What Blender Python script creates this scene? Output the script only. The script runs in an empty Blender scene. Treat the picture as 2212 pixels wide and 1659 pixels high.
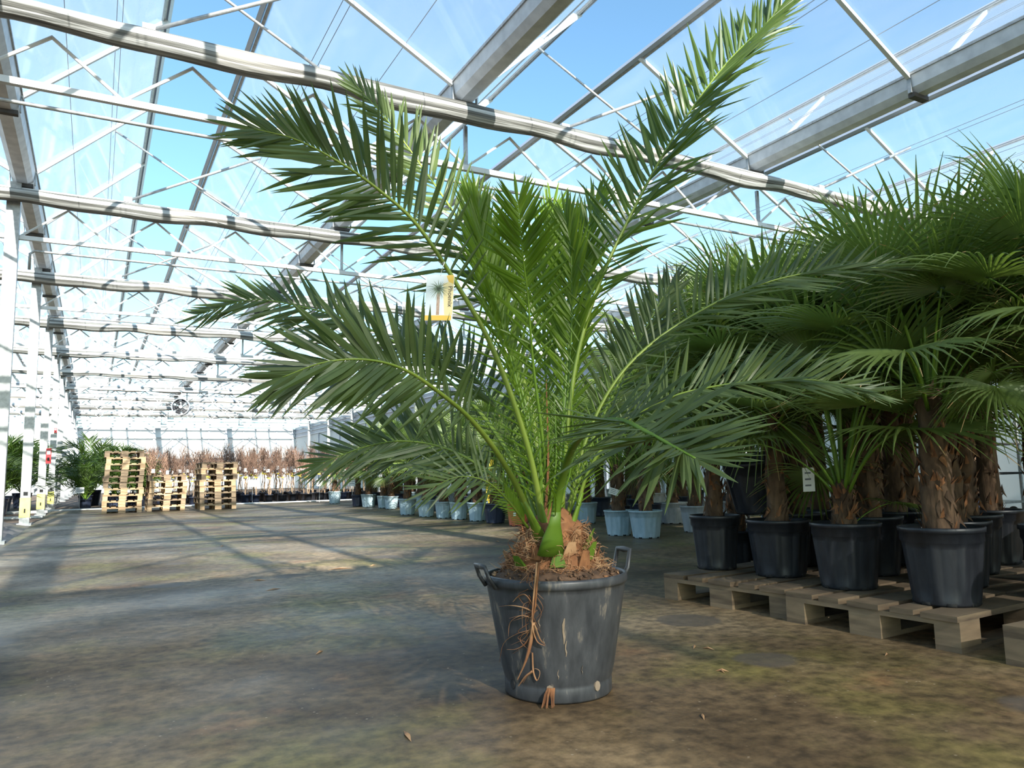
import bpy, math, random
from mathutils import Vector, Matrix, noise

# ------------------------------------------------------------------ camera
SC = bpy.context.scene
W, H = 2212, 1659
F, PIT, ROL, YAW = 1633.2, .1161, -.0212, .5042
CAM = Vector((.955, 0.0, .7224))
FW = Vector((math.sin(YAW) * math.cos(PIT), math.cos(YAW) * math.cos(PIT), math.sin(PIT)))
RT = Vector((math.cos(YAW), -math.sin(YAW), 0))
UP = RT.cross(FW)
R2 = RT * math.cos(ROL) + UP * math.sin(ROL)
U2 = UP * math.cos(ROL) - RT * math.sin(ROL)
cd = bpy.data.cameras.new('camera')
cam = bpy.data.objects.new('camera', cd)
SC.collection.objects.link(cam)
mw = Matrix((R2, U2, -FW)).transposed().to_4x4()
mw.translation = CAM
cam.matrix_world = mw
cd.sensor_width = 36
cd.lens = F / W * 36
cd.clip_start, cd.clip_end = .05, 500
SC.camera = cam

# ------------------------------------------------------------------ light
SUN_DIR = Vector((.12, 1.8, -1)).normalized()          # the way the sunlight travels
world = bpy.data.worlds.new('sky')
SC.world = world
world.use_nodes = True
wn = world.node_tree.nodes
wn.clear()
sky = wn.new('ShaderNodeTexSky')
sky.sky_type = 'NISHITA'
sky.sun_disc = False
sky.sun_elevation = math.radians(29)
sky.sun_rotation = math.atan2(-SUN_DIR.x, -SUN_DIR.y)
sky.air_density, sky.dust_density, sky.ozone_density = 1.0, .6, 1.5
bg = wn.new('ShaderNodeBackground')
bg.inputs['Strength'].default_value = .17
wo = wn.new('ShaderNodeOutputWorld')
tint = wn.new('ShaderNodeMix')
tint.data_type, tint.blend_type = 'RGBA', 'MULTIPLY'
tint.inputs[0].default_value = 1
tint.inputs[7].default_value = (.84, 1.08, 1.08, 1)
world.node_tree.links.new(sky.outputs[0], tint.inputs[6])
world.node_tree.links.new(tint.outputs[2], bg.inputs[0])
world.node_tree.links.new(bg.outputs[0], wo.inputs[0])
sl = bpy.data.lights.new('sun', 'SUN')
sl.energy = 8.5
sl.angle = math.radians(.6)
sl.color = (1, .95, .86)
sun = bpy.data.objects.new('sun', sl)
sun.rotation_euler = SUN_DIR.to_track_quat('-Z', 'Y').to_euler()
sun.location = (0, -10, 12)
SC.collection.objects.link(sun)
SC.view_settings.view_transform = 'Standard'
SC.view_settings.look = 'None'
SC.view_settings.exposure = 0.8
SC.view_settings.gamma = 1
SC.view_settings.use_curve_mapping = False
SC.cycles.max_bounces = 7
SC.cycles.diffuse_bounces = 4
SC.cycles.glossy_bounces = 3
SC.cycles.transmission_bounces = 3
SC.cycles.transparent_max_bounces = 24
SC.cycles.caustics_reflective = False
SC.cycles.caustics_refractive = False
SC.cycles.sample_clamp_indirect = 4

# ------------------------------------------------------------------ materials
def node(nt, kind, **kw):
    n = nt.nodes.new(kind)
    for k, v in kw.items():
        if k in n.inputs: n.inputs[k].default_value = v
        else: setattr(n, k, v)
    return n

def new_mat(name):
    m = bpy.data.materials.new(name)
    m.use_nodes = True
    m.node_tree.nodes.clear()
    o = m.node_tree.nodes.new('ShaderNodeOutputMaterial')
    return m, m.node_tree, o

def ramp(nt, src, stops):
    r = nt.nodes.new('ShaderNodeValToRGB')
    e = r.color_ramp.elements
    while len(e) < len(stops): e.new(.5)
    for i, (p, c) in enumerate(stops):
        e[i].position = p
        e[i].color = (c[0], c[1], c[2], 1)
    nt.links.new(src, r.inputs[0])
    return r.outputs[0]

def coords(nt, scale=(1, 1, 1), kind='Object'):
    t = nt.nodes.new('ShaderNodeTexCoord')
    m = nt.nodes.new('ShaderNodeMapping')
    m.inputs['Scale'].default_value = scale
    nt.links.new(t.outputs[kind], m.inputs[0])
    return m.outputs[0]

def simple(name, c1, c2=None, rough=.5, metal=0, scale=8, stretch=(1, 1, 1), bump=0, detail=4, spec=.5):
    m, nt, o = new_mat(name)
    p = node(nt, 'ShaderNodeBsdfPrincipled')
    p.inputs['Roughness'].default_value = rough
    p.inputs['Metallic'].default_value = metal
    p.inputs['Specular IOR Level'].default_value = spec
    n = node(nt, 'ShaderNodeTexNoise', Scale=scale, Detail=detail)
    nt.links.new(coords(nt, stretch), n.inputs['Vector'])
    nt.links.new(ramp(nt, n.outputs[0], [(.32, c1), (.68, c2 or c1)]), p.inputs['Base Color'])
    if bump:
        b = node(nt, 'ShaderNodeBump', Strength=bump, Distance=.01)
        nt.links.new(n.outputs[0], b.inputs['Height'])
        nt.links.new(b.outputs[0], p.inputs['Normal'])
    nt.links.new(p.outputs[0], o.inputs[0])
    return m

def leaf_mat(name, dark, light, trans, tmix=.35, rough=.42):
    m, nt, o = new_mat(name)
    p = node(nt, 'ShaderNodeBsdfPrincipled')
    p.inputs['Roughness'].default_value = rough
    oi = node(nt, 'ShaderNodeObjectInfo')
    n = node(nt, 'ShaderNodeTexNoise', Scale=9.0, Detail=2.0)
    nt.links.new(coords(nt), n.inputs['Vector'])
    a = node(nt, 'ShaderNodeMath', operation='MULTIPLY_ADD')
    nt.links.new(oi.outputs['Random'], a.inputs[0])
    a.inputs[1].default_value = .35
    nt.links.new(n.outputs[0], a.inputs[2])
    col = ramp(nt, a.outputs[0], [(.35, dark), (.95, light)])
    nt.links.new(col, p.inputs['Base Color'])
    t = node(nt, 'ShaderNodeBsdfTranslucent')
    t.inputs[0].default_value = (*trans, 1)
    mx = node(nt, 'ShaderNodeMixShader')
    mx.inputs[0].default_value = tmix
    nt.links.new(p.outputs[0], mx.inputs[1])
    nt.links.new(t.outputs[0], mx.inputs[2])
    nt.links.new(mx.outputs[0], o.inputs[0])
    return m

def wood_mat(name, c1, c2):
    m, nt, o = new_mat(name)
    p = node(nt, 'ShaderNodeBsdfPrincipled', Roughness=.8)
    oi = node(nt, 'ShaderNodeObjectInfo')
    n = node(nt, 'ShaderNodeTexNoise', Scale=6.0, Detail=6.0)
    nt.links.new(coords(nt, (1, 1, 6), 'Object'), n.inputs['Vector'])
    a = node(nt, 'ShaderNodeMath', operation='MULTIPLY_ADD')
    nt.links.new(oi.outputs['Random'], a.inputs[0])
    a.inputs[1].default_value = .3
    nt.links.new(n.outputs[0], a.inputs[2])
    nt.links.new(ramp(nt, a.outputs[0], [(.35, c1), (.95, c2)]), p.inputs['Base Color'])
    b = node(nt, 'ShaderNodeBump', Strength=.4, Distance=.004)
    nt.links.new(n.outputs[0], b.inputs['Height'])
    nt.links.new(b.outputs[0], p.inputs['Normal'])
    nt.links.new(p.outputs[0], o.inputs[0])
    return m

def glass_mat():
    # clear film with a thin dusty layer: dust covers more of the view the flatter the pane is seen
    m, nt, o = new_mat('dusty_glass')
    tr = node(nt, 'ShaderNodeBsdfTransparent')
    tr.inputs[0].default_value = (.95, .98, 1, 1)
    df = node(nt, 'ShaderNodeBsdfDiffuse')
    df.inputs[0].default_value = (.86, .9, .95, 1)
    tl = node(nt, 'ShaderNodeBsdfTranslucent')
    tl.inputs[0].default_value = (.86, .9, .95, 1)
    dust = node(nt, 'ShaderNodeMixShader')
    dust.inputs[0].default_value = .55
    nt.links.new(df.outputs[0], dust.inputs[1])
    nt.links.new(tl.outputs[0], dust.inputs[2])
    lw = node(nt, 'ShaderNodeLayerWeight', Blend=.5)
    n = node(nt, 'ShaderNodeTexNoise', Scale=1.6, Detail=5.0)
    nt.links.new(coords(nt, (3, .5, 1)), n.inputs['Vector'])
    d = node(nt, 'ShaderNodeMapRange')
    nt.links.new(n.outputs[0], d.inputs[0])
    d.inputs[1].default_value, d.inputs[2].default_value = .35, .75
    d.inputs[3].default_value, d.inputs[4].default_value = .03, .12
    f = node(nt, 'ShaderNodeMath', operation='MULTIPLY_ADD')
    nt.links.new(lw.outputs['Facing'], f.inputs[0])
    f.inputs[1].default_value = .34
    nt.links.new(d.outputs[0], f.inputs[2])
    a = node(nt, 'ShaderNodeMixShader')
    nt.links.new(f.outputs[0], a.inputs[0])
    nt.links.new(tr.outputs[0], a.inputs[1])
    nt.links.new(dust.outputs[0], a.inputs[2])
    gl = node(nt, 'ShaderNodeBsdfGlossy', Roughness=.05)
    b = node(nt, 'ShaderNodeMixShader')
    pw = node(nt, 'ShaderNodeMath', operation='POWER')
    nt.links.new(lw.outputs['Facing'], pw.inputs[0])
    pw.inputs[1].default_value = 5
    fr = node(nt, 'ShaderNodeMath', operation='MULTIPLY_ADD')
    nt.links.new(pw.outputs[0], fr.inputs[0])
    fr.inputs[1].default_value = .7
    fr.inputs[2].default_value = .03
    nt.links.new(fr.outputs[0], b.inputs[0])
    nt.links.new(a.outputs[0], b.inputs[1])
    nt.links.new(gl.outputs[0], b.inputs[2])
    nt.links.new(b.outputs[0], o.inputs[0])
    return m

def cloth_screen_mat(name, open_share, col):
    m, nt, o = new_mat(name)
    tr = node(nt, 'ShaderNodeBsdfTransparent')
    df = node(nt, 'ShaderNodeBsdfDiffuse')
    tl = node(nt, 'ShaderNodeBsdfTranslucent')
    df.inputs[0].default_value = tl.inputs[0].default_value = (*col, 1)
    a, b = node(nt, 'ShaderNodeMixShader'), node(nt, 'ShaderNodeMixShader')
    a.inputs[0].default_value = .5
    nt.links.new(df.outputs[0], a.inputs[1])
    nt.links.new(tl.outputs[0], a.inputs[2])
    b.inputs[0].default_value = open_share
    nt.links.new(a.outputs[0], b.inputs[1])
    nt.links.new(tr.outputs[0], b.inputs[2])
    nt.links.new(b.outputs[0], o.inputs[0])
    return m

def floor_mat():
    m, nt, o = new_mat('worn_concrete')
    p = node(nt, 'ShaderNodeBsdfPrincipled')
    c = coords(nt)
    def nz(s, d, off=0.0, st=(1, 1, 1)):
        mp = node(nt, 'ShaderNodeMapping')
        mp.inputs['Location'].default_value = (off, off * .7, 0)
        mp.inputs['Scale'].default_value = st
        nt.links.new(c, mp.inputs[0])
        n = node(nt, 'ShaderNodeTexNoise', Scale=s, Detail=d, Roughness=.62)
        nt.links.new(mp.outputs[0], n.inputs['Vector'])
        return n.outputs[0]
    def mix(fac, a, b):
        x = node(nt, 'ShaderNodeMix', data_type='RGBA')
        nt.links.new(fac, x.inputs[0])
        for s, v in ((6, a), (7, b)):
            if isinstance(v, tuple): x.inputs[s].default_value = (*v, 1)
            else: nt.links.new(v, x.inputs[s])
        return x.outputs[2]
    base = ramp(nt, nz(.55, 10), [(.38, (.070, .050, .028)), (.5, (.155, .118, .071)), (.63, (.29, .23, .148))])
    moss = ramp(nt, nz(1.1, 9, 11), [(.50, (0, 0, 0)), (.66, (.8, .8, .8))])
    base = mix(moss, base, (.16, .15, .05))
    rust = ramp(nt, nz(1.5, 8, 31), [(.58, (0, 0, 0)), (.70, (.7, .7, .7))])
    base = mix(rust, base, (.26, .15, .08))
    fine = ramp(nt, nz(17, 9, 3), [(.36, (.55, .55, .55)), (.64, (1.4, 1.37, 1.3))])
    mu = node(nt, 'ShaderNodeMix', data_type='RGBA', blend_type='MULTIPLY')
    mu.inputs[0].default_value = 1
    nt.links.new(base, mu.inputs[6])
    nt.links.new(fine, mu.inputs[7])
    gv = node(nt, 'ShaderNodeTexVoronoi', Scale=26.0)
    nt.links.new(c, gv.inputs['Vector'])
    gr = ramp(nt, gv.outputs['Distance'], [(.06, (.8, .8, .8)), (.13, (0, 0, 0))])
    gsel = ramp(nt, nz(3.0, 5, 23), [(.48, (0, 0, 0)), (.6, (1, 1, 1))])
    gm = node(nt, 'ShaderNodeMath', operation='MULTIPLY')
    nt.links.new(gr, gm.inputs[0])
    nt.links.new(gsel, gm.inputs[1])
    spk = mix(gm.outputs[0], mu.outputs[2], (.38, .33, .25))
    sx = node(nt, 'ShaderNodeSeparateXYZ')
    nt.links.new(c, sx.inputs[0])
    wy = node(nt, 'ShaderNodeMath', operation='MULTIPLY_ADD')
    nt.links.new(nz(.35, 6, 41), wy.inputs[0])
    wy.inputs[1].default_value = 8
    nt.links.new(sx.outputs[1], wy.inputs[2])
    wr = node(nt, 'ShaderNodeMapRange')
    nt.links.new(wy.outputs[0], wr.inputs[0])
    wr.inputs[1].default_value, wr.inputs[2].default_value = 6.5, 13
    shade_tint = ramp(nt, wr.outputs[0], [(0, (1.14, 1.02, .90)), (1, (.80, .85, .94))])  # light put into the colour: warm for near shade, greyer for sunlit far floor
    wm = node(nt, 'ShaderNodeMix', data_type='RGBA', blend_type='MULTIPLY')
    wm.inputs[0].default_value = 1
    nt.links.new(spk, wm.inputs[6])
    nt.links.new(shade_tint, wm.inputs[7])
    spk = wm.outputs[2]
    # round damp pot marks, smooth and dark
    v = node(nt, 'ShaderNodeTexVoronoi', Scale=1.35)
    v.inputs['Randomness'].default_value = .9
    nt.links.new(c, v.inputs['Vector'])
    ad = node(nt, 'ShaderNodeMath', operation='MULTIPLY_ADD')
    nt.links.new(nz(3, 4, 7), ad.inputs[0])
    ad.inputs[1].default_value = .12
    nt.links.new(v.outputs['Distance'], ad.inputs[2])
    mk = ramp(nt, ad.outputs[0], [(.27, (1, 1, 1)), (.30, (0, 0, 0))])
    sel = ramp(nt, v.outputs['Color'], [(.45, (0, 0, 0)), (.5, (.75, .75, .75))])
    mm = node(nt, 'ShaderNodeMath', operation='MULTIPLY')
    nt.links.new(mk, mm.inputs[0])
    nt.links.new(sel, mm.inputs[1])
    col = mix(mm.outputs[0], spk, (.115, .096, .078))
    nt.links.new(col, p.inputs['Base Color'])
    r = ramp(nt, nz(.8, 6, 19), [(.35, (.40, .40, .40)), (.65, (.72, .72, .72))])
    nt.links.new(r, p.inputs['Roughness'])
    p.inputs['Specular IOR Level'].default_value = .28
    b = node(nt, 'ShaderNodeBump', Strength=.25, Distance=.006)
    nt.links.new(nz(20, 6, 5), b.inputs['Height'])
    nt.links.new(b.outputs[0], p.inputs['Normal'])
    nt.links.new(p.outputs[0], o.inputs[0])
    return m

def pot_mat(name, c1, c2, stain=0):
    m, nt, o = new_mat(name)
    p = node(nt, 'ShaderNodeBsdfPrincipled', Roughness=.42)
    n = node(nt, 'ShaderNodeTexNoise', Scale=10.0, Detail=6.0, Roughness=.65)
    nt.links.new(coords(nt, (2.5, 2.5, .6)), n.inputs['Vector'])
    st = [(.35, c1), (.6, c2)]
    if stain: st.append((.74, (.26, .22, .17)))
    nt.links.new(ramp(nt, n.outputs[0], st), p.inputs['Base Color'])
    nt.links.new(p.outputs[0], o.inputs[0])
    return m

M = {
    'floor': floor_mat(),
    'soil_ground': simple('bare_soil', (.09, .06, .04), (.17, .12, .085), .9, scale=3, bump=.6, detail=8),
    'kerb': simple('pale_concrete', (.55, .55, .52), (.75, .74, .70), .8, scale=5),
    'white_paint': simple('white_aluminium', (.68, .68, .66), (.76, .76, .74), .35, metal=0, scale=3),
    'galv': simple('galvanised_steel', (.30, .31, .31), (.46, .47, .47), .42, metal=.35, scale=22, detail=6),
    'gutter_metal': simple('dull_gutter_metal', (.55, .56, .58), (.74, .75, .77), .45, scale=7, detail=6),
    'grey_metal': simple('grey_aluminium', (.36, .40, .46), (.46, .50, .56), .35, metal=.3, scale=4, stretch=(1, .1, 1)),
    'seal': simple('dark_rubber_seal', (.05, .045, .04), (.10, .09, .08), .8),
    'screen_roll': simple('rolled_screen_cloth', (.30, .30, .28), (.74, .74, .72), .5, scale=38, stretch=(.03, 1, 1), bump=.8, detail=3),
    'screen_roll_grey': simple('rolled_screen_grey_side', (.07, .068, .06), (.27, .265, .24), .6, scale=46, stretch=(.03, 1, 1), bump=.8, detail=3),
    'glass': glass_mat(),
    'added_screen': cloth_screen_mat('added_screen_cloth', .24, (.92, .78, .56)),  # added sheet out of view, tinted to warm the light passing through
    'wall_cloth': cloth_screen_mat('white_wall_sheet', 0, (.92, .92, .90)),
    'wall_grey': simple('grey_wall_panel', (.50, .53, .57), (.60, .63, .67), .6, scale=1),
    'black_pot': pot_mat('black_pot_plastic', (.014, .016, .022), (.026, .029, .037)),
    'main_pot': pot_mat('weathered_pot_plastic', (.030, .033, .038), (.060, .064, .070), 1),
    'blue_pot': pot_mat('pale_blue_pot_plastic', (.30, .42, .48), (.42, .54, .60)),
    'grey_pot': pot_mat('grey_pot_plastic', (.38, .41, .45), (.5, .53, .57)),
    'orange_pot': pot_mat('terracotta_pot_plastic', (.58, .12, .05), (.68, .17, .08)),
    'navy_pot': pot_mat('dark_blue_pot_plastic', (.018, .025, .05), (.03, .04, .07)),
    'soil': simple('potting_soil', (.045, .025, .014), (.16, .09, .05), .95, scale=30, bump=1, detail=8),
    'fibre': simple('palm_fibre', (.09, .034, .014), (.32, .14, .055), .9, scale=25, stretch=(1, 1, .3), bump=.8, detail=6),
    'strand': simple('red_brown_strands', (.22, .09, .04), (.46, .26, .13), .75, scale=14),
    'mud': simple('dried_mud', (.20, .15, .10), (.28, .22, .16), .9),
    'fibre_light': simple('dry_palm_strands', (.26, .12, .05), (.52, .32, .17), .8, scale=12),
    'trunk': simple('shaggy_palm_trunk', (.05, .028, .016), (.15, .09, .052), .95, scale=26, stretch=(1, 1, .35), bump=1, detail=6),
    'leaf': leaf_mat('mature_date_leaf', (.038, .063, .019), (.112, .160, .052), (.17, .28, .03), .27, .44),
    'leaf_mid': leaf_mat('upper_date_leaf', (.030, .062, .010), (.09, .15, .025), (.17, .29, .02), .32, .38),
    'leaf_young': leaf_mat('young_date_leaf', (.065, .125, .012), (.17, .27, .03), (.30, .46, .02), .44, .38),
    'leaf_fan': leaf_mat('fan_palm_leaf', (.07, .105, .024), (.18, .25, .07), (.32, .46, .06), .36, .42),
    'leaf_fan_dark': leaf_mat('deep_fan_palm_leaf', (.07, .105, .026), (.18, .25, .075), (.30, .44, .07), .38, .42),
    'leaf_dry': leaf_mat('dried_leaf_tip', (.30, .18, .07), (.48, .33, .14), (.4, .3, .1), .3, .7),
    'rachis': leaf_mat('yellow_green_midrib', (.12, .20, .022), (.24, .32, .05), (.3, .45, .03), .12, .4),
    'stalk': leaf_mat('green_leaf_stalk', (.09, .18, .014), (.16, .27, .028), (.3, .5, .03), .15, .45),
    'wood': wood_mat('pallet_wood', (.30, .19, .10), (.62, .44, .26)),
    'wood_old': wood_mat('weathered_pallet_wood', (.10, .07, .045), (.30, .215, .13)),
    'bark': simple('pale_young_bark', (.26, .16, .10), (.42, .30, .19), .8, scale=15),
    'twig': simple('reddish_twigs', (.15, .085, .055), (.28, .17, .12), .8, scale=15),
    'paper': simple('white_label_card', (.82, .82, .80), (.90, .90, .88), .5),
    'print': simple('grey_print', (.18, .19, .22)),
    'yellow': simple('yellow_plastic', (.80, .58, .04), (.85, .65, .08), .5),
    'yellow_pale': simple('yellow_post_guard', (.68, .66, .16), (.78, .74, .25), .6, scale=6),
    'red': simple('red_plastic', (.60, .02, .03), None, .4),
    'teal': simple('teal_plastic', (.03, .28, .27), None, .4),
    'label_yellow': simple('label_orange_yellow', (.90, .56, .10), None, .4),
    'label_cream': simple('label_cream_band', (.90, .74, .40), None, .4),
    'label_blue': simple('label_pale_sky', (.74, .83, .90), (.84, .89, .93), .4, scale=30),
    'label_green': simple('printed_palm_green', (.13, .20, .12), (.30, .36, .26), .5, scale=200),
    'label_brown': simple('printed_palm_trunk', (.45, .28, .20), (.55, .40, .32), .5, scale=200),
    'ink': simple('dark_ink', (.06, .05, .04)),
    'hole': simple('dark_slot', (.02, .02, .02), None, .9),
    'sheet': simple('crumpled_ground_sheet', (.045, .04, .04), (.13, .11, .10), .55, scale=9, bump=.5),
    'fan_grey': simple('fan_housing', (.62, .65, .70), (.72, .75, .80), .4),
    'fan_blade': simple('fan_blade_black', (.03, .03, .035), None, .4),
}

# ------------------------------------------------------------------ mesh helpers
class MB:
    def __init__(s): s.v, s.f, s.m, s.mats = [], [], [], []
    def mi(s, mat):
        if mat not in s.mats: s.mats.append(mat)
        return s.mats.index(mat)
    def add(s, vs, fs, mat):
        o, k = len(s.v), s.mi(mat)
        s.v += [tuple(x) for x in vs]
        s.f += [tuple(i + o for i in f) for f in fs]
        s.m += [k] * len(fs)
    def box(s, a, b, mat, mx=None):
        vs = [Vector((x, y, z)) for x in (a[0], b[0]) for y in (a[1], b[1]) for z in (a[2], b[2])]
        if mx is not None: vs = [mx @ v for v in vs]
        s.add(vs, [(0, 1, 3, 2), (4, 6, 7, 5), (0, 4, 5, 1), (2, 3, 7, 6), (0, 2, 6, 4), (1, 5, 7, 3)], mat)
    def bar(s, p, q, w, h, mat, up=Vector((0, 0, 1))):
        p, q = Vector(p), Vector(q)
        t = (q - p).normalized()
        b = t.cross(up)
        if b.length < 1e-4: b = t.cross(Vector((1, 0, 0)))
        b.normalize()
        n = b.cross(t)
        vs = [c + b * (i * w / 2) + n * (j * h / 2) for c in (p, q) for i, j in ((-1, -1), (1, -1), (1, 1), (-1, 1))]
        s.add(vs, [(3, 2, 1, 0), (4, 5, 6, 7), (0, 1, 5, 4), (1, 2, 6, 5), (2, 3, 7, 6), (3, 0, 4, 7)], mat)
    def tube(s, pts, r, mat, n=8, flat=1.0, closed=True):
        pts = [Vector(p) for p in pts]
        if not isinstance(r, (list, tuple)): r = [r] * len(pts)
        vs, fs = [], []
        b = None
        for i, p in enumerate(pts):
            t = (pts[min(i + 1, len(pts) - 1)] - pts[max(i - 1, 0)]).normalized()
            if b is None:
                b = t.cross(Vector((0, 0, 1)))
                if b.length < 1e-3: b = t.cross(Vector((0, 1, 0)))
            b = (b - t * b.dot(t)).normalized()
            c = t.cross(b)
            for k in range(n):
                a = 2 * math.pi * k / n
                vs.append(p + b * (math.cos(a) * r[i]) + c * (math.sin(a) * r[i] * flat))
        for i in range(len(pts) - 1):
            for k in range(n):
                fs.append((i * n + k, i * n + (k + 1) % n, (i + 1) * n + (k + 1) % n, (i + 1) * n + k))
        if closed:
            fs.append(tuple(range(n))[::-1])
            fs.append(tuple((len(pts) - 1) * n + k for k in range(n)))
        s.add(vs, fs, mat)
    def lathe(s, prof, mat, n=32, mod=None, cen=(0, 0)):
        vs, fs = [], []
        for j, (r, z) in enumerate(prof):
            for k in range(n):
                a = 2 * math.pi * k / n
                rr = r * (mod(a, j, z) if mod else 1)
                vs.append((cen[0] + rr * math.cos(a), cen[1] + rr * math.sin(a), z))
        for j in range(len(prof) - 1):
            for k in range(n):
                fs.append((j * n + k, j * n + (k + 1) % n, (j + 1) * n + (k + 1) % n, (j + 1) * n + k))
        s.add(vs, fs, mat)
    def obj(s, name, parent=None, smooth=False, loc=None):
        me = bpy.data.meshes.new(name)
        me.from_pydata(s.v, [], s.f)
        for m in s.mats: me.materials.append(M[m])
        me.polygons.foreach_set('material_index', s.m)
        if smooth: me.polygons.foreach_set('use_smooth', [True] * len(s.f))
        me.update()
        o = bpy.data.objects.new(name, me)
        SC.collection.objects.link(o)
        if parent: o.parent = parent
        if loc is not None: o.location = loc
        return o

def tag(o, label, cat, group=None, kind=None):
    o['label'], o['category'] = label, cat
    if group: o['group'] = group
    elif 'group' in o: del o['group']
    if kind: o['kind'] = kind
    return o

def thing(name, label, cat, loc=(0, 0, 0), rz=0, group=None):
    o = bpy.data.objects.new(name, None)
    o.empty_display_size = .1
    SC.collection.objects.link(o)
    o.location = loc
    o.rotation_euler = (0, 0, rz)
    return tag(o, label, cat, group)

def structure(o):
    o['kind'] = 'structure'
    return o

def dup(o, parent=None):
    c = o.copy()
    SC.collection.objects.link(c)
    if parent: c.parent = parent
    for ch in list(o.children): dup(ch, c)
    return c

def at(x, y, t):
    return CAM + (FW + R2 * ((x - 1106) / F) - U2 * ((y - 829.5) / F)) * t

def ground(x, y, z=0):
    d = FW + R2 * ((x - 1106) / F) - U2 * ((y - 829.5) / F)
    return CAM + d * ((z - CAM.z) / d.z)

def spline(pts, n):
    pts = [Vector(p) for p in pts]
    P = [pts[0] * 2 - pts[1]] + pts + [pts[-1] * 2 - pts[-2]]
    out, seg = [], len(pts) - 1
    for i in range(n + 1):
        u = i / n * seg
        k = min(int(u), seg - 1)
        t = u - k
        a, b, c, d = P[k:k + 4]
        out.append(.5 * ((2 * b) + (c - a) * t + (2 * a - 5 * b + 4 * c - d) * t * t + (3 * b - a - 3 * c + d) * t ** 3))
    return out

ORD = ['first', 'second', 'third', 'fourth', 'fifth', 'sixth', 'seventh', 'eighth', 'ninth', 'tenth', 'eleventh',
       'twelfth', 'thirteenth', 'fourteenth', 'fifteenth', 'sixteenth']
RND = random.Random(7)

# ------------------------------------------------------------------ ground and walls
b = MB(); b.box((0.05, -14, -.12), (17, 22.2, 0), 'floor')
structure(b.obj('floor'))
b = MB(); b.box((-60, -60, -.3), (80, 120, -.035), 'soil_ground')
structure(b.obj('ground'))
b = MB(); b.box((-9, 22.2, -.1), (17, 22.75, .02), 'kerb'); b.box((-9, 19.2, -.1), (.02, 19.65, .0), 'kerb')
structure(b.obj('trim_1'))
YF, XR = 51.8, 12.75
b = MB(); b.box((-13, YF, 0), (XR, YF + .06, 3.86), 'wall_cloth')
structure(b.obj('wall_back'))
b = MB(); b.box((-13, YF, 3.86), (17, YF + .03, 6.2), 'glass')
structure(b.obj('window_1'))
b = MB()
for i in range(13):
    x = -.1 + i * 1.055
    if i % 4 == 0: b.box((x - .07, YF - .12, 0), (x + .07, YF - .02, 3.8), 'grey_metal')
    elif i % 4 in (1, 3): b.box((x - .03, YF - .08, 0), (x + .03, YF - .02, 3.8), 'grey_metal')
for x0, x1 in ((1.0, -1.0), (1.05, 3.9), (5.2, 3.0), (5.3, 8.1), (9.5, 7.0), (9.6, 12.4)):
    b.bar((x0, YF - .06, 3.3), (x1, YF - .06, 1.2), .05, .05, 'grey_metal')
b.box((-.1, YF - .16, 3.25), (XR, YF - .1, 3.33), 'galv')
b.box((-.1, YF - .16, 3.78), (XR, YF - .1, 3.9), 'galv')
structure(b.obj('trim_2'))
b = MB(); b.box((XR, -6, 0), (XR + .06, YF, 3.3), 'wall_cloth'); b.box((XR, -6, 3.3), (XR + .06, YF, 4.0), 'wall_grey')
structure(b.obj('wall_right'))
b = MB()
for k in range(3): b.box((XR - .05, -6, 3.32 + k * .24), (XR, YF, 3.37 + k * .24), 'grey_metal')
for k in range(24): b.box((XR - .07, -4 + k * 2.25, 0), (XR - .01, -3.93 + k * 2.25, 3.3), 'grey_metal')
structure(b.obj('trim_3'))
b = MB(); b.box((-13.1, -6, 0), (-13.0, YF, 4.0), 'wall_cloth')
structure(b.obj('wall_left'))

# ------------------------------------------------------------------ roof: gutters, open roof panels, columns, trusses
Y0, DY = 6.77, 4.5            # truss line nearest in view, spacing
PITCH = 4.2
XA, XB = -8.6, 17.0
GN = {-8.4: 'beyond the left columns, outermost', -4.2: 'left of the column row', 0: 'above the left column row', 4.2: 'above the middle of the aisle', 8.4: 'above the big palm crowd', 12.6: 'along the right wall'}
for g, nm in GN.items():
    r = thing('roof_gutter', 'galvanised roof gutter running into the distance ' + nm, 'gutter', (g, 0, 0))
    b = MB()
    prof = [(-.14, 4.75), (-.12, 4.62), (-.06, 4.56), (.06, 4.56), (.12, 4.62), (.14, 4.75), (.125, 4.75), (.10, 4.64), (.05, 4.585), (-.05, 4.585), (-.10, 4.64), (-.125, 4.75)]
    n = len(prof)
    vs = [(x, y, z) for y in (-8, YF) for x, z in prof]
    b.add(vs, [(k, (k + 1) % n, n + (k + 1) % n, n + k) for k in range(n)], 'gutter_metal')
    b.obj('trough', r)
    b = MB()
    for sx in (-1, 1): b.box((sx * .135 - .012, -8, 4.75), (sx * .135 + .012, YF, 4.775), 'seal')
    b.obj('seal', r)
    for k in range(-3, 20):
        y = Y0 + k * DY / 2
        if k == -3:
            b = MB(); b.box((-.12, y - .035, 4.52), (.12, y + .035, 4.565), 'seal'); b.box((-.145, y - .02, 4.56), (-.13, y + .02, 4.76), 'galv'); b.box((.13, y - .02, 4.56), (.145, y + .02, 4.76), 'galv')
            cl = b.obj('clamp', r)
        else:
            c = cl.copy(); SC.collection.objects.link(c); c.location.y = (k + 3) * DY / 2

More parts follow.
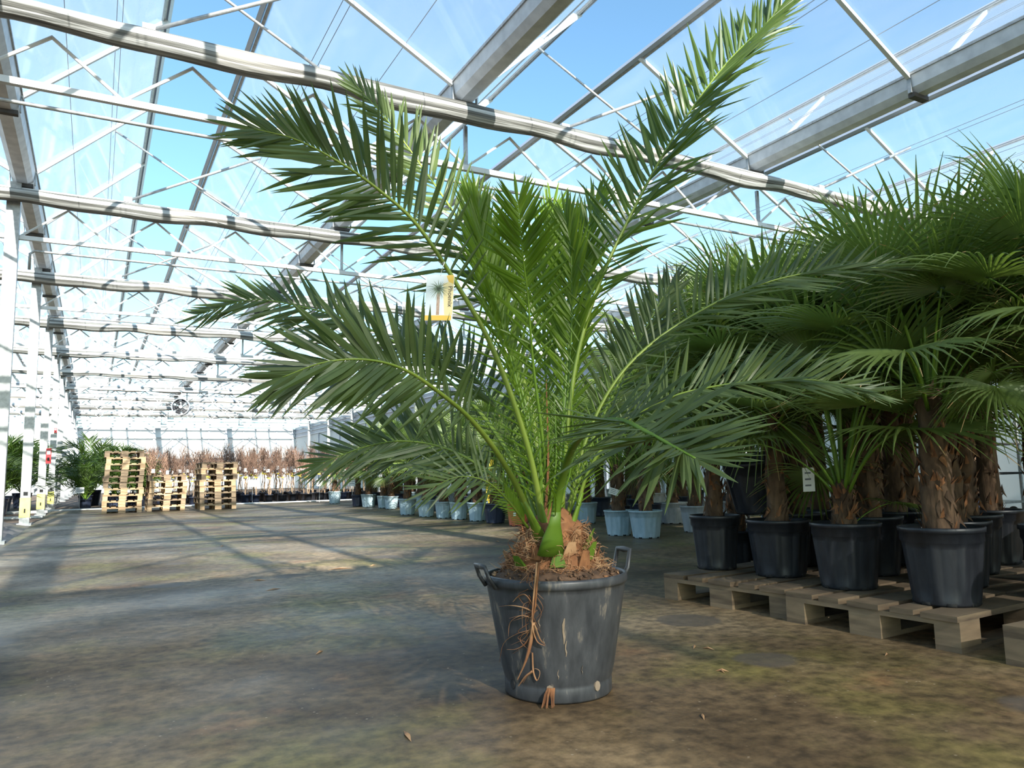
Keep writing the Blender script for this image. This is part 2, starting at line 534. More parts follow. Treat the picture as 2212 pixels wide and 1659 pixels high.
def panel(g, side, nm):
    if side < 0: hx, tx, tz = g + .14, g + 1.5, 6.0
    else: hx, tx, tz = g + PITCH - .14, g + 2.35, 5.7
    r = thing('roof_panel', ('steep' if side < 0 else 'flatter') + ' glazed roof panel, ' + ('left' if side < 0 else 'right') + ' slope of the bay ' + nm, 'roof panel', (0, 0, 0))
    hz = 4.76
    b = MB(); b.add([(hx, -8, hz), (hx, YF, hz), (tx, YF, tz), (tx, -8, tz)], [(0, 1, 2, 3)], 'glass')
    b.obj('pane', r)
    b = MB()
    d = Vector((tx - hx, 0, tz - hz)).normalized()
    nrm = d.cross(Vector((0, 1, 0)))
    b.bar((tx, -8, tz), (tx, YF, tz), .085 if side > 0 else .06, .05, 'grey_metal', up=d)
    b.bar((tx - d.x * .055, -8, tz - d.z * .055), (tx - d.x * .055, YF, tz - d.z * .055), .03, .035, 'galv', up=d)
    b.obj('top_bar', r)
    b = MB(); b.bar((hx, -8, hz), (hx, YF, hz), .03, .03, 'galv'); b.obj('hinge_bar', r)
    for q in (.3, .62, .66):
        b = MB(); b.bar((hx + (tx - hx) * q, -8, hz + (tz - hz) * q), (hx + (tx - hx) * q, YF, hz + (tz - hz) * q), .006, .006, 'grey_metal'); b.obj('glazing_bar', r)
    first = None
    for k in range(-5, 20):
        if first is None:
            b = MB(); y = Y0 + k * DY / 2
            off = Vector((0, 0, -.03))
            b.bar(Vector((hx, y, hz)) + off, Vector((tx, y, tz)) + off, .04, .045, 'white_paint', up=Vector((0, 1, 0)))
            first = b.obj('rafter', r)
        else:
            c = first.copy(); SC.collection.objects.link(c); c.location.y = (k + 5) * DY / 2

BN = {-8.4: 'far beyond the left columns', -4.2: 'just left of the left columns', 0: 'just right of the left columns', 4.2: 'above the big palm', 8.4: 'above the fan palm crowd', 12.6: 'at the far right'}
for g, nm in BN.items():
    panel(g, -1, nm)
    panel(g, 1, nm)

def truss(k):
    y = Y0 + DY * k
    which = ORD[k] + ' from the camera' if k >= 0 else ('first behind the camera' if k == -1 else 'second behind the camera')
    r = thing('roof_truss', 'white lattice roof truss crossing overhead, ' + which, 'truss', (0, y, 0), group='lattice roof trusses')
    b = MB(); b.box((XA, -.04, 4.43), (XB, .04, 4.50), 'white_paint'); b.obj('upper_chord', r)
    b = MB(); b.box((XA, -.025, 3.82), (XB, .025, 3.875), 'white_paint'); b.obj('lower_chord', r)
    b = MB()
    pts, x, u = [], XA + .2, 0
    while x < XB:
        pts.append((x, 0, 3.86 if u % 2 == 0 else 4.28)); x += .525; u += 1
    b.tube(pts, .018, 'white_paint', 6)
    b.obj('lattice_web', r)
    for g in (4.2, 8.4):
        b = MB(); b.bar((g, 0, 3.86), (g, 0, 4.3), .035, .035, 'galv'); b.obj('king_post', r)
    for g in (0, 4.2, 8.4):
        for q in (1.22, 2.72):
            b = MB(); b.box((g + q - .05, -.05, 4.5), (g + q + .05, .05, 4.57), 'white_paint'); b.obj('bracket', r)
    # rolled-up screen cloth under the upper chord
    s = MB()
    rr = random.Random(k + 50)
    n, N = 14, 150
    vs, fs = [], []
    for i in range(N + 1):
        x = XA + (XB - XA) * i / N
        sag = .018 * math.sin(x * 3.0 + k) + .014 * math.sin(x * 5.3 + 2 * k)
        for q in range(n):
            a = 2 * math.pi * q / n
            fold = 1 + .10 * math.sin(5 * a + x * .7 + k) + rr.uniform(-.02, .02)
            vs.append((x, math.cos(a) * (.095 + .03 * math.sin(a)) * fold, 4.335 + sag * (.5 - .5 * math.sin(a)) + math.sin(a) * .095 * fold))
    for i in range(N):
        for q in range(n):
            fs.append((i * n + q, i * n + (q + 1) % n, (i + 1) * n + (q + 1) % n, (i + 1) * n + q))
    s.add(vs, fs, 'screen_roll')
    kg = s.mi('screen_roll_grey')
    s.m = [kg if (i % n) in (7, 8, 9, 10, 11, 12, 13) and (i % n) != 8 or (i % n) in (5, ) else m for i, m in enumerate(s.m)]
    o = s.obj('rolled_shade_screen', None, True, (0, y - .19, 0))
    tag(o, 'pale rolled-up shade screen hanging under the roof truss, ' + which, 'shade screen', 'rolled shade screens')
    s = MB()
    s.tube([(.12, -.02, 3.45), (.12, -.02, 3.66), (.17, -.02, 3.70), (XB, -.02, 3.70)], .017, 'galv', 8)
    o = s.obj('water_pipe', None, True, (0, y + .06, 0))
    tag(o, 'thin grey water pipe running below the roof truss, ' + which, 'pipe', 'water pipes under the trusses')
    # rack arms that push the panels open
    for g in (0, 4.2, 8.4):
        nm = {0: 'left bay', 4.2: 'middle bay', 8.4: 'right bay'}[g]
        s = MB()
        s.tube([(g + 2.72, 0, 4.53), (g + 1.0, .25, 5.62)], .015, 'galv', 7)
        o = s.obj('push_rod', None, True, (0, y, 0))
        tag(o, 'thin rod propping the left roof panel, %s, truss %s' % (nm, which), 'rod', 'roof panel push rods')
        s = MB()
        s.tube([(g + 1.22, 0, 4.53), (g + 2.9, -.3, 5.34)], .019, 'galv', 7)
        o = s.obj('push_rod', None, True, (0, y, 0))
        tag(o, 'thick rod propping the right roof panel, %s, truss %s' % (nm, which), 'rod', 'roof panel push rods')
for k in range(-2, 10): truss(k)

for k in range(0, 10):
    y = Y0 + DY * k
    for x, side in ((-.08, 'left'), (12.55, 'right')):
        if k == 0 and side == 'left': pass
        r = thing('steel_column', 'galvanised square steel column in the %s row, %s from the camera' % (side, ORD[k]), 'column', (x, y, 0), group='steel columns of the %s row' % side)
        b = MB(); b.box((-.075, -.06, -.05), (.075, .06, 4.56), 'galv'); b.obj('post', r)
        if side == 'left' and 2 <= k <= 4:
            b = MB(); b.box((-.08, -.066, .12), (.08, .064, .46), 'yellow_pale'); b.obj('yellow_guard', r)
            b = MB(); b.box((-.03, -.07, .5), (.035, -.06, .56), 'hole'); b.box((-.012, -.07, .2), (.012, -.062, .27), 'hole'); b.obj('slot', r)
        b = MB(); b.box((-.11, -.1, -.04), (.11, .1, .02), 'galv'); b.obj('foot_plate', r)
structure_none = None

# unseen sheet added behind the camera to shade and warm the near area
b = MB()
vs, fs = [], []
NX, NY = 40, 30
for i in range(NX + 1):
    for j in range(NY + 1):
        x = -8 + 25 * i / NX; y = -16 + (13.9) * j / NY
        vs.append((x, y, 4.34 + .02 * math.sin(y * 5) + .02 * math.sin(x * 2)))
for i in range(NX):
    for j in range(NY):
        q = i * (NY + 1) + j
        fs.append((q, q + 1, q + NY + 2, q + NY + 1))
b.add(vs, fs, 'added_screen')
tag(b.obj('added_shade_screen'), 'unseen sheet added behind the camera to shade the near area', 'shade screen')

# fan hung below the fifth truss
yf = Y0 + DY * 5
def fan():
    c = Vector((0, 0, 0))
    p = at(391, 879, 1)
    d = p - CAM
    q = CAM + d * ((yf - .15 - CAM.y) / d.y)
    r = thing('circulation_fan', 'round circulation fan hanging from a roof truss above the pallet stacks', 'fan', q, -.25)
    R = .30
    b = MB()
    n = 36
    vs, fs = [], []
    for rad, yy in ((R, -.13), (R, .13), (R - .02, .13), (R - .02, -.13)):
        vs += [(rad * math.cos(2 * math.pi * k / n), yy, rad * math.sin(2 * math.pi * k / n)) for k in range(n)]
    for j in range(4):
        for k in range(n): fs.append((j * n + k, j * n + (k + 1) % n, ((j + 1) % 4) * n + (k + 1) % n, ((j + 1) % 4) * n + k))
    b.add(vs, fs, 'fan_grey')
    b.obj('housing', r)
    b = MB()
    b.tube([(0, -.09, 0), (0, .09, 0)], .06, 'paper', 14)
    b.obj('hub', r)
    for k in range(6):
        b = MB(); a = 2 * math.pi * k / 6
        e, f = Vector((math.cos(a), 0, math.sin(a))), Vector((-math.sin(a), 0, math.cos(a)))
        y1 = Vector((0, .05, 0))
        b.add([e * .05 - f * .03 - y1, e * .05 + f * .03 + y1, e * .27 + f * .14 + y1 * .6, e * .27 - f * .06 - y1 * .6,
               e * .05 - f * .03 - y1 * .8, e * .05 + f * .03 + y1 * 1.2, e * .27 + f * .14 + y1 * .8, e * .27 - f * .06 - y1 * .4],
              [(0, 1, 2, 3), (7, 6, 5, 4), (0, 4, 5, 1), (1, 5, 6, 2), (2, 6, 7, 3), (3, 7, 4, 0)], 'fan_blade')
        b.obj('blade', r)
    b = MB()
    for q2 in (.12, .2, .27):
        b.tube([(q2 * math.cos(2 * math.pi * k / 24), -.135, q2 * math.sin(2 * math.pi * k / 24)) for k in range(25)], .003, 'galv', 4)
    for k in range(4):
        a = math.pi * k / 4
        b.tube([(-R * math.cos(a), -.137, -R * math.sin(a)), (R * math.cos(a), -.137, R * math.sin(a))], .003, 'galv', 4)
    b.obj('guard_grille', r)
    b = MB(); b.tube([(0, 0, R), (0, .0, 3.80 - q.z), (.0, .16, 3.84 - q.z)], .012, 'galv', 8); b.obj('hanger', r)
fan()

# ------------------------------------------------------------------ pots
def pot_parts(parent, rt, h, mat, soil='soil', ribs=True, n=80, fill=.9):
    rb = rt * .78
    def mod(a, j, z):
        if not ribs or not (.06 * h < z < .77 * h): return 1
        s = math.cos(a * 8)
        return 1 + (.022 if s > .4 else -.034)
    rim = h * .80
    prof = [(rb * .9, .012), (rb * .985, .0), (rb, .01)] + [(rb + (rt * .95 - rb) * t, h * .012 + (rim - h * .012) * t) for t in (.05, .1, .3, .5, .7, .9, .92)] + \
        [(rt * .96, rim), (rt * .985, rim + .004), (rt * .985, h * .93), (rt * 1.03, h * .935), (rt * 1.035, h * .99), (rt * 1.01, h), (rt * .96, h * .99), (rt * .94, h * .85)]
    b = MB(); b.lathe(prof, mat, n, mod)
    k = 8
    b.lathe([(.001, .012), (rb * .9, .012)], mat, n)
    for q in range(k):
        a = 2 * math.pi * (q + .5) / k
        mx = Matrix.Rotation(a, 4, 'Z')
        b.box((rb * .965, -.018, .002), (rb * 1.008, .018, .016), 'hole', mx)
    p = b.obj('pot', parent, True)
    b = MB()
    z = h * fill
    b.lathe([(rt * .955, z - .004), (rt * .8, z), (rt * .5, z + .012), (rt * .2, z + .02), (.002, z + .022)], soil, 24, lambda a, j, zz: 1 + (0 if j == 0 else .03 * math.sin(a * 5 + j)))
    b.obj('soil', parent, True)
    return p

# ------------------------------------------------------------------ fan palm leaves
def fan_leaf_mesh(tilt, plen, R, seed, mat='leaf_fan', dry=.25, nseg=38, spread=124):
    """petiole from the origin, rising and leaning towards +X; the fan opens at its end"""
    rr = random.Random(seed)
    st, bl = MB(), MB()
    t0, t1 = math.radians(max(4, tilt * .45)), math.radians(tilt)
    pts, p = [], Vector((0, 0, 0))
    N = 9
    for i in range(N + 1):
        pts.append(p.copy())
        a = t0 + (t1 - t0) * (i / N) ** 1.3
        p = p + Vector((math.sin(a), 0, math.cos(a))) * (plen / N)
    st.tube(pts, [.011 - .006 * i / N for i in range(N + 1)], 'stalk', 6, .7)
    hub = pts[-1]
    a = t1 + math.radians(14)
    A = Vector((math.sin(a), 0, math.cos(a)))
    S = Vector((0, 1, 0))
    Nn = S.cross(A) * -1
    if Nn.z < 0: Nn = -Nn
    cup = rr.uniform(.10, .26)
    dth = math.radians(2 * spread) / nseg
    for i in range(nseg):
        th = -math.radians(spread) + dth * (i + .5)
        L = R * (1 - .28 * abs(th) / math.radians(spread)) * rr.uniform(.92, 1.04)
        sp = L * rr.uniform(.28, .42)
        prevw = None
        lean = rr.uniform(-.05, .05)
        droop = (.03 + .16 * max(0, math.sin(t1)) + rr.uniform(0, .07))
        tipbend = rr.random() < .3
        rows = []
        for u in (0.04, .25, .5, .72, .88, 1.0):
            r = L * u
            def pos(ang, lift):
                d = A * math.cos(ang) + S * math.sin(ang)
                q = hub + d * r + Nn * (cup * r * (abs(math.sin(ang)) * .6) + lift)
                w = max(0, r - sp) / max(1e-4, L - sp)
                q += Vector((0, 0, -1)) * (droop * L * w * w) + S * (lean * L * w)
                if tipbend and w > .6: q += Vector((0, 0, -1)) * (.25 * L * (w - .6))
                return q
            hw = dth / 2 * (1 if r <= sp else max(.0, (sp / r) * (1 - ((r - sp) / (L - sp)) ** 1.5)))
            if u == 1.0: hw = .002
            fold = .45 * r * hw
            rows.append((pos(th - hw, -fold), pos(th, fold), pos(th + hw, -fold)))
        vs = [v for row in rows for v in row]
        fs = []
        for j in range(len(rows) - 1):
            fs += [(j * 3, j * 3 + 1, j * 3 + 4, j * 3 + 3), (j * 3 + 1, j * 3 + 2, j * 3 + 5, j * 3 + 4)]
        bl.add(vs, fs[:-2], mat)
        bl.add(vs[-6:], [(0, 1, 4, 3), (1, 2, 5, 4)], 'leaf_dry' if rr.random() < dry else mat)
    return st, bl

LEAFKIT = {}
def leaf_kit(kind, mat, dry):
    kit = []
    for tilt, plen, R in ((8, .62, .55), (22, .70, .60), (40, .66, .60), (62, .58, .58), (85, .50, .54), (112, .40, .46)):
        for sd in range(2):
            st, bl = fan_leaf_mesh(tilt, plen, R, hash_(kind) + sd * 7 + tilt, mat, dry)
            kit.append((tilt, st, bl, None))
    LEAFKIT[kind] = kit

def hash_(s): return sum(ord(c) * (i + 3) for i, c in enumerate(s))

for kd, mt, dr in (('near', 'leaf_fan_dark', .3), ('far', 'leaf_fan', .12)):
    leaf_kit(kd, mt, dr)
MESHES = {}
def place_leaf(parent, kind, idx, rz, z, s, r0, tip=0, near=False):
    key = (kind, idx, near)
    tilt, st, bl, _ = LEAFKIT[kind][idx]
    if key not in MESHES:
        if near:
            o = bl.obj('fan_leaf', parent); c = st.obj('leaf_stalk', o, True)
            MESHES[key] = (o.data, c.data)
        else:
            mb = MB(); mb.add(bl.v, bl.f, 'leaf_fan'); mb.m = [mb.mi(bl.mats[m]) for m in bl.m]
            mb.add(st.v, st.f, 'stalk')
            o = mb.obj('fan_leaf', parent)
            MESHES[key] = (o.data, None)
    else:
        d, c = MESHES[key]
        o = bpy.data.objects.new('fan_leaf', d); SC.collection.objects.link(o); o.parent = parent
        if c:
            k = bpy.data.objects.new('leaf_stalk', c); SC.collection.objects.link(k); k.parent = o
    o.rotation_euler = (RND.uniform(-.08, .08), tip + RND.uniform(-.06, .06), rz)
    o.location = (math.cos(rz) * r0, math.sin(rz) * r0, z)
    o.scale = (s, s, s)
    return o

def trunk_mesh(hgt, r0, seed, shag=90):
    rr = random.Random(seed)
    b = MB()
    N = 14
    prof = [(r0 * (1.25 - .35 * (i / N) + .25 * max(0, i / N - .7) + rr.uniform(-.05, .05)), hgt * i / N) for i in range(N + 1)] + [(r0 * .5, hgt + .03), (.004, hgt + .05)]
    b.lathe(prof, 'trunk', 16, lambda a, j, z: 1 + .07 * math.sin(a * 3 + j * 1.3) + .05 * math.sin(a * 7 - j))
    for i in range(shag):
        a = rr.uniform(0, 6.28); z = rr.uniform(.0, 1) * hgt
        L = rr.uniform(.03, .08)
        rad = r0 * (1.2 - .25 * z / hgt)
        d = Vector((math.cos(a), math.sin(a), 0)); s = Vector((-math.sin(a), math.cos(a), 0))
        p = d * rad + Vector((0, 0, z))
        w = rr.uniform(.006, .018)
        tip = p + d * rr.uniform(.01, .035) + Vector((0, 0, L * rr.choice((1, 1, -.6)))) + s * rr.uniform(-.03, .03)
        b.add([p - s * w, p + s * w, tip, p + d * .008 + Vector((0, 0, L * .4))], [(0, 1, 3), (0, 3, 2), (1, 2, 3)], 'fibre' if rr.random() < .5 else 'trunk')
    return b

TRUNKS = {}
def fan_palm(x, y, z, rt, hp, mat, th, label, group=None, kind='far', leaves=13, s=1.0, near=False, trad=.06, rz=None, lean=0):
    r = thing('potted_fan_palm', label, 'potted palm', (x, y, z), rz if rz is not None else RND.uniform(0, 6.28), group)
    key = (round(rt, 3), round(hp, 3), mat)
    if key not in TRUNKS:
        p = pot_parts(r, rt, hp, mat)
        TRUNKS[key] = [c.data for c in r.children]
    else:
        for nm, d in zip(('pot', 'soil'), TRUNKS[key]):
            o = bpy.data.objects.new(nm, d); SC.collection.objects.link(o); o.parent = r
    tk = ('t', round(th, 1), round(trad, 2), RND.randrange(3))
    if tk not in TRUNKS:
        o = trunk_mesh(tk[1], trad, tk[3] + int(th * 31)).obj('trunk', r, True)
        TRUNKS[tk] = o.data
    else:
        o = bpy.data.objects.new('trunk', TRUNKS[tk]); SC.collection.objects.link(o); o.parent = r
    o.location = (0, 0, hp * .9)
    top = hp * .9 + tk[1]
    for i in range(leaves):
        f = (i / max(1, leaves - 1)) ** .85
        idx = min(11, int(f * 5.0) * 2 + RND.randrange(2))
        place_leaf(r, kind, idx, i * 2.4 + RND.uniform(-.3, .3), top - .10 * f * min(1, tk[1] * 2), s * RND.uniform(.88, 1.08), trad * .6 * (.3 + f), near=near)
    return r

# ------------------------------------------------------------------ pallets
def pallet(label, loc, rz, wood, group=None, h=.138):
    r = thing('wooden_pallet', label, 'pallet', loc, rz, group)
    return r
def pallet_meshes(wood, seed):
    rr = random.Random(seed)
    L, Wd = 1.2, .8
    out = []
    b = MB()
    for y, w in ((-.3275, .145), (-.17, .10), (0, .145), (.17, .10), (.3275, .145)):
        e = rr.uniform(-.02, .012)
        b.box((-L / 2 + e, y - w / 2, .116), (L / 2 + e, y + w / 2, .138), wood)
    out.append(('deck', b))
    for x in (-.5275, 0, .5275):
        b = MB(); b.box((x - .0725, -Wd / 2, .096), (x + .0725, Wd / 2, .1158), wood); out.append(('cross_board', b))
    for x in (-.5275, 0, .5275):
        for y in (-.35, 0, .35):
            b = MB(); wy = .05 if y else .0725
            b.box((x - .0725, y - wy, .0202), (x + .0725, y + wy, .0958), wood); out.append(('block', b))
    for y in (-.35, 0, .35):
        b = MB(); wy = .05 if y else .0725
        b.box((-L / 2, y - wy, 0), (L / 2, y + wy, .02), wood); out.append(('bottom_board', b))
    return out
PM = {}
def make_pallet(label, loc, rz, wood, seed=0, group=None):
    r = pallet(label, loc, rz, wood, group)
    k = (wood, seed)
    if k not in PM:
        PM[k] = []
        for nm, b in pallet_meshes(wood, seed):
            o = b.obj(nm, r); PM[k].append((nm, o.data))
    else:
        for nm, d in PM[k]:
            o = bpy.data.objects.new(nm, d); SC.collection.objects.link(o); o.parent = r
    return r

for (x0, y0, n, nm) in ((1.56, 19.25 + .6, 10, 'tall left stack'), (2.46, 19.3 + .6, 6, 'low middle stack'), (3.54, 19.1 + .6, 8, 'right stack')):
    for i in range(n):
        w = 'wood_old' if RND.random() < .2 or i == n - 1 else 'wood'
        pos = 'bottom one' if i == 0 else ('topmost one' if i == n - 1 else ORD[i] + ' from the bottom')
        make_pallet('wooden pallet in the %s, %s' % (nm, pos), (x0 + RND.uniform(-.03, .03), y0 + RND.uniform(-.04, .04), i * .1385), math.pi / 2 + RND.uniform(-.02, .02), w, RND.randrange(2), 'pallets of the ' + nm)

def row_pallet(xf, yc, rz, label):
    make_pallet(label, (xf + .6, yc, 0.0), rz, 'wood_old', 3)
row_pallet(3.83, 3.08, .10, 'weathered pallet on the floor under the smallest black pots, farthest of the row')
row_pallet(3.85, 2.22, .05, 'weathered pallet on the floor under the two big black pots')
row_pallet(3.85, 1.22, .0, 'weathered pallet cut off by the right picture edge')
make_pallet('weathered pallet deeper behind the farthest front pallet', (5.2, 3.15, 0), .03, 'wood_old', 3)
make_pallet('weathered pallet deeper behind the big pot pallet', (5.2, 2.2, 0), -.04, 'wood_old', 3)

# ------------------------------------------------------------------ date palm fronds
def leaflet(b, o, d, L, w, ref, droop, mat, rr, tipmat=None):
    d = d.normalized()
    wv = d.cross(ref)
    if wv.length < 1e-3: wv = d.cross(Vector((1, 0, 0)))
    wv.normalize()
    nn = wv.cross(d)
    rows = []
    for u, k in ((0, .30), (.12, .75), (.35, 1.0), (.6, .85), (.82, .45), (1.0, .02)):
        c = o + d * (L * u) + Vector((0, 0, -1)) * (droop * L * u * u)
        hw = w * k
        rows += [c - wv * hw - nn * (hw * .55), c, c + wv * hw - nn * (hw * .55)]
    fs = []
    for j in range(5):
        fs += [(j * 3, j * 3 + 1, j * 3 + 4, j * 3 + 3), (j * 3 + 1, j * 3 + 2, j * 3 + 5, j * 3 + 4)]
    b.add(rows, fs, mat)

def frond_mesh(pts, nrm, seed, n=80, L=.25, w=.0098, mat='leaf', r0=.012, start=.2, v=.35, droop=.035, a0=64, a1=22, rmat='rachis', base_spine=True, wide=1.0, flat=.7, tipk=.50):
    rr = random.Random(seed)
    P = spline(pts, 60)
    leaf, rib = MB(), MB()
    rib.tube(P, [r0 * (1 - .86 * (i / 60) ** .8) for i in range(61)], rmat, 7, flat)
    nrm = Vector(nrm).normalized()
    for side in (-1, 1):
        for i in range(n):
            t = start + (1 - start) * ((i + .5 * (side > 0)) / n) ** .92
            if t > .995: t = .995
            u = t * 60; k = min(59, int(u)); f = u - k
            p = P[k] * (1 - f) + P[k + 1] * f
            T = (P[min(60, k + 2)] - P[max(0, k - 1)]).normalized()
            B = T.cross(nrm).normalized()
            N2 = B.cross(T)
            s = (t - start) / (1 - start)
            a = math.radians(a0 + (a1 - a0) * s ** 1.2 + rr.gauss(0, 6))
            vv = v + rr.choice((-.28, .05, .34)) + rr.uniform(-.14, .14)
            side_v = B * (side * math.cos(vv)) + N2 * math.sin(vv)
            d = T * math.cos(a) + side_v * math.sin(a)
            ln = L * (.45 + .55 * min(1, s / .22)) * (1 - tipk * max(0, (s - .45) / .55) ** 1.3) * rr.uniform(.9, 1.07)
            ww = w * (.55 + .45 * min(1, s / .25)) * (1 - .35 * max(0, s - .6) / .4) * wide
            ref = (N2 + T * rr.uniform(-.6, .6) + B * rr.uniform(-.45, .45)).normalized()
            leaflet(leaf, p, d, ln, ww, ref, droop * rr.uniform(.5, 1.4), mat, rr)
    # terminal leaflet
    leaflet(leaf, P[-1], (P[-1] - P[-3]), L * .5, w * .8, nrm, droop, mat, rr)
    if base_spine:
        for side in (-1, 1):
            for i in range(int(10 * start / .2)):
                t = .06 + (start - .06) * i / (10 * start / .2)
                k = int(t * 60)
                T = (P[k + 1] - P[k]).normalized(); B = T.cross(nrm).normalized()
                leaflet(leaf, P[k], T * .75 + B * side * .7 + nrm * .2, L * .42, w * .35, nrm, .05, 'leaf_young', rr)
    return leaf, rib

# ------------------------------------------------------------------ the big potted date palm
PX, PY = 2.341, 2.235
palm = thing('potted_date_palm', 'big feathery date palm in a black pot with handles standing on the aisle floor', 'potted palm', (PX, PY, 0))
ORIG = Vector((PX, PY, 0))
def rel(p): return Vector(p) - ORIG

HP, RTOP, RBOT = .385, .232, .178
b = MB()
prof = [(RBOT * .9, .008), (RBOT * .97, 0), (RBOT, .008), (RBOT * 1.004, .045), (RBOT * .995, .05), (RBOT * 1.01, .056)] + [(RBOT + (RTOP - RBOT) * t, .03 + .31 * t) for t in (.2, .4, .6, .8, 1)] + \
    [(RTOP * 1.005, .354), (RTOP * 1.03, .356), (RTOP * 1.042, .364), (RTOP * 1.042, .376), (RTOP * 1.03, .384), (RTOP * 1.0, .385), (RTOP * .985, .378), (RTOP * .97, .32)]
b.lathe(prof, 'main_pot', 64, lambda a, j, z: 1 + .006 * math.sin(2 * a + 1) + .003 * math.sin(5 * a))
b.lathe([(.001, .008), (RBOT * .9, .008)], 'main_pot', 64)
pot = b.obj('pot', palm, True)
cam_az = math.atan2(CAM.y - PY, CAM.x - PX)
for da in (-.95, -.15, .75):
    b = MB()
    a = cam_az + da
    mx = Matrix.Rotation(a, 4, 'Z') @ Matrix.Translation((RBOT * 1.0, 0, .045))
    vs = [mx @ Vector((-.004, math.cos(q * .7854) * .012, math.sin(q * .7854) * .016)) for q in range(8)] + [mx @ Vector((.004, math.cos(q * .7854) * .012, math.sin(q * .7854) * .016)) for q in range(8)]
    b.add(vs, [tuple(range(8, 16))] + [(q, (q + 1) % 8, 8 + (q + 1) % 8, 8 + q) for q in range(8)], 'hole' if da < -.5 else 'mud')
    b.obj('drain_hole', pot)
b = MB()
rr = random.Random(3)
a = cam_az - .12
for k in range(9):
    o = Vector((math.cos(a), math.sin(a), 0)) * (RBOT * 1.0) + Vector((0, 0, .05)) + Vector((-math.sin(a), math.cos(a), 0)) * rr.uniform(-.01, .01)
    e = o + Vector((math.cos(a), math.sin(a), 0)) * rr.uniform(.02, .05) + Vector((-math.sin(a), math.cos(a), 0)) * rr.uniform(-.03, .02)
    e.z = .004
    b.tube([o, (o + e) / 2 + Vector((0, 0, .01)), e], [.005, .004, .0012], 'fibre', 5)
b.obj('root_tuft', palm)
# dried mud streak on the pot side
b = MB()
for (da, z0, z1, w) in ((.10, .19, .27, .005), (.13, .15, .20, .0035), (-.25, .24, .27, .0025), (-.2, .19, .21, .002), (.4, .09, .12, .002), (0.0, .08, .11, .002)):
    pts = []
    for i in range(5):
        z = z0 + (z1 - z0) * i / 4
        rad = RBOT + (RTOP - RBOT) * (z - .03) / .31 + .0012
        aa = cam_az + da + .01 * math.sin(i * 2)
        pts.append((rad * math.cos(aa), rad * math.sin(aa), z))
    b.tube(pts, [w * .3, w, w * .7, w * 1.1, w * .4], 'mud', 6, .25)
b.obj('mud_streak', pot)

# handles: flat loops standing off the rim
for sgn in (-1, 1):
    th = math.atan2(R2.y * sgn, R2.x * sgn) + .42
    e = Vector((math.cos(th), math.sin(th), 0)); s = Vector((-math.sin(th), math.cos(th), 0))
    b = MB()
    up = Vector((0, 0, 1))
    ri = RTOP * 1.03
    hw = .042
    up_h = .068 if sgn > 0 else .045
    ring = [e * ri - s * hw + up * .352, e * (ri + .022) - s * hw + up * (.385), e * (ri + .035) - s * hw * .95 + up * (.375 + up_h),
            e * (ri + .035) + s * hw * .95 + up * (.375 + up_h), e * (ri + .022) + s * hw + up * .385, e * ri + s * hw + up * .352]
    b.tube(ring[:3] + [ring[2] * .5 + ring[3] * .5] + ring[3:], [.011, .0105, .0105, .011, .0105, .0105, .011], 'galv' if 0 else 'main_pot', 8, .6)
    b.obj('handle', palm, True)

# soil mound
b = MB()
vs, fs = [], []
n, rings = 48, 12
for j in range(rings + 1):
    r = RTOP * .985 * (1 - j / rings)
    for k in range(n):
        a = 2 * math.pi * k / n
        z = .372 + .075 * (1 - (r / (RTOP * .96)) ** 1.5) + .008 * noise.noise(Vector((math.cos(a) * r * 25, math.sin(a) * r * 25, 2))) - (.0 if r < RTOP * .96 else .004)
        vs.append((r * math.cos(a), r * math.sin(a), z))
for j in range(rings):
    for k in range(n): fs.append((j * n + k, j * n + (k + 1) % n, (j + 1) * n + (k + 1) % n, (j + 1) * n + k))
b.add(vs, fs, 'soil')
for i in range(260):
    a, r = rr.uniform(0, 6.28), RTOP * .93 * rr.random() ** .5
    s = rr.uniform(.002, .006)
    z = .375 + .074 * (1 - (r / (RTOP * .96)) ** 1.5)
    mx = Matrix.Translation((r * math.cos(a), r * math.sin(a), z)) @ Matrix.Rotation(rr.uniform(0, 3), 4, (rr.random(), rr.random(), 1))
    b.box((-s, -s, -s * .6), (s, s, s * .6), 'soil' if rr.random() < .85 else 'fibre_light', mx)
b.obj('soil', palm, True)

# crown base: short swollen trunk wrapped in fibre
b = MB()
prof = [(.150, .38), (.145, .41), (.125, .44), (.108, .475), (.098, .51), (.088, .545), (.062, .575), (.035, .60), (.015, .63), (.002, .65)]
b.lathe(prof, 'fibre', 28, lambda a, j, z: 1 + .08 * math.sin(a * 4 + j) + .06 * math.sin(a * 9 - j * 2))
trunk = b.obj('trunk', palm, True)
# old leaf bases
b = None
for i in range(26):
    a = i * 2.399
    z = .385 + .11 * (i / 26)
    d = Vector((math.cos(a), math.sin(a), 0)); s = Vector((-math.sin(a), math.cos(a), 0))
    p = d * (.145 - .055 * (z - .39) / .1 + .01) + Vector((0, 0, z))
    hgt, w = rr.uniform(.04, .075), rr.uniform(.018, .03)
    tip = p + d * rr.uniform(.0, .03) + Vector((0, 0, hgt))
    q = MB()
    q.add([p - s * w, p + s * w, tip + s * w * .5, tip - s * w * .5, p - s * w * .8 - d * .02, p + s * w * .8 - d * .02],
          [(0, 1, 2, 3), (4, 3, 2, 5), (0, 3, 4), (1, 5, 2)], rr.choice(('fibre_light', 'fibre', 'fibre', 'stalk')))
    q.obj('old_leaf_base', trunk)
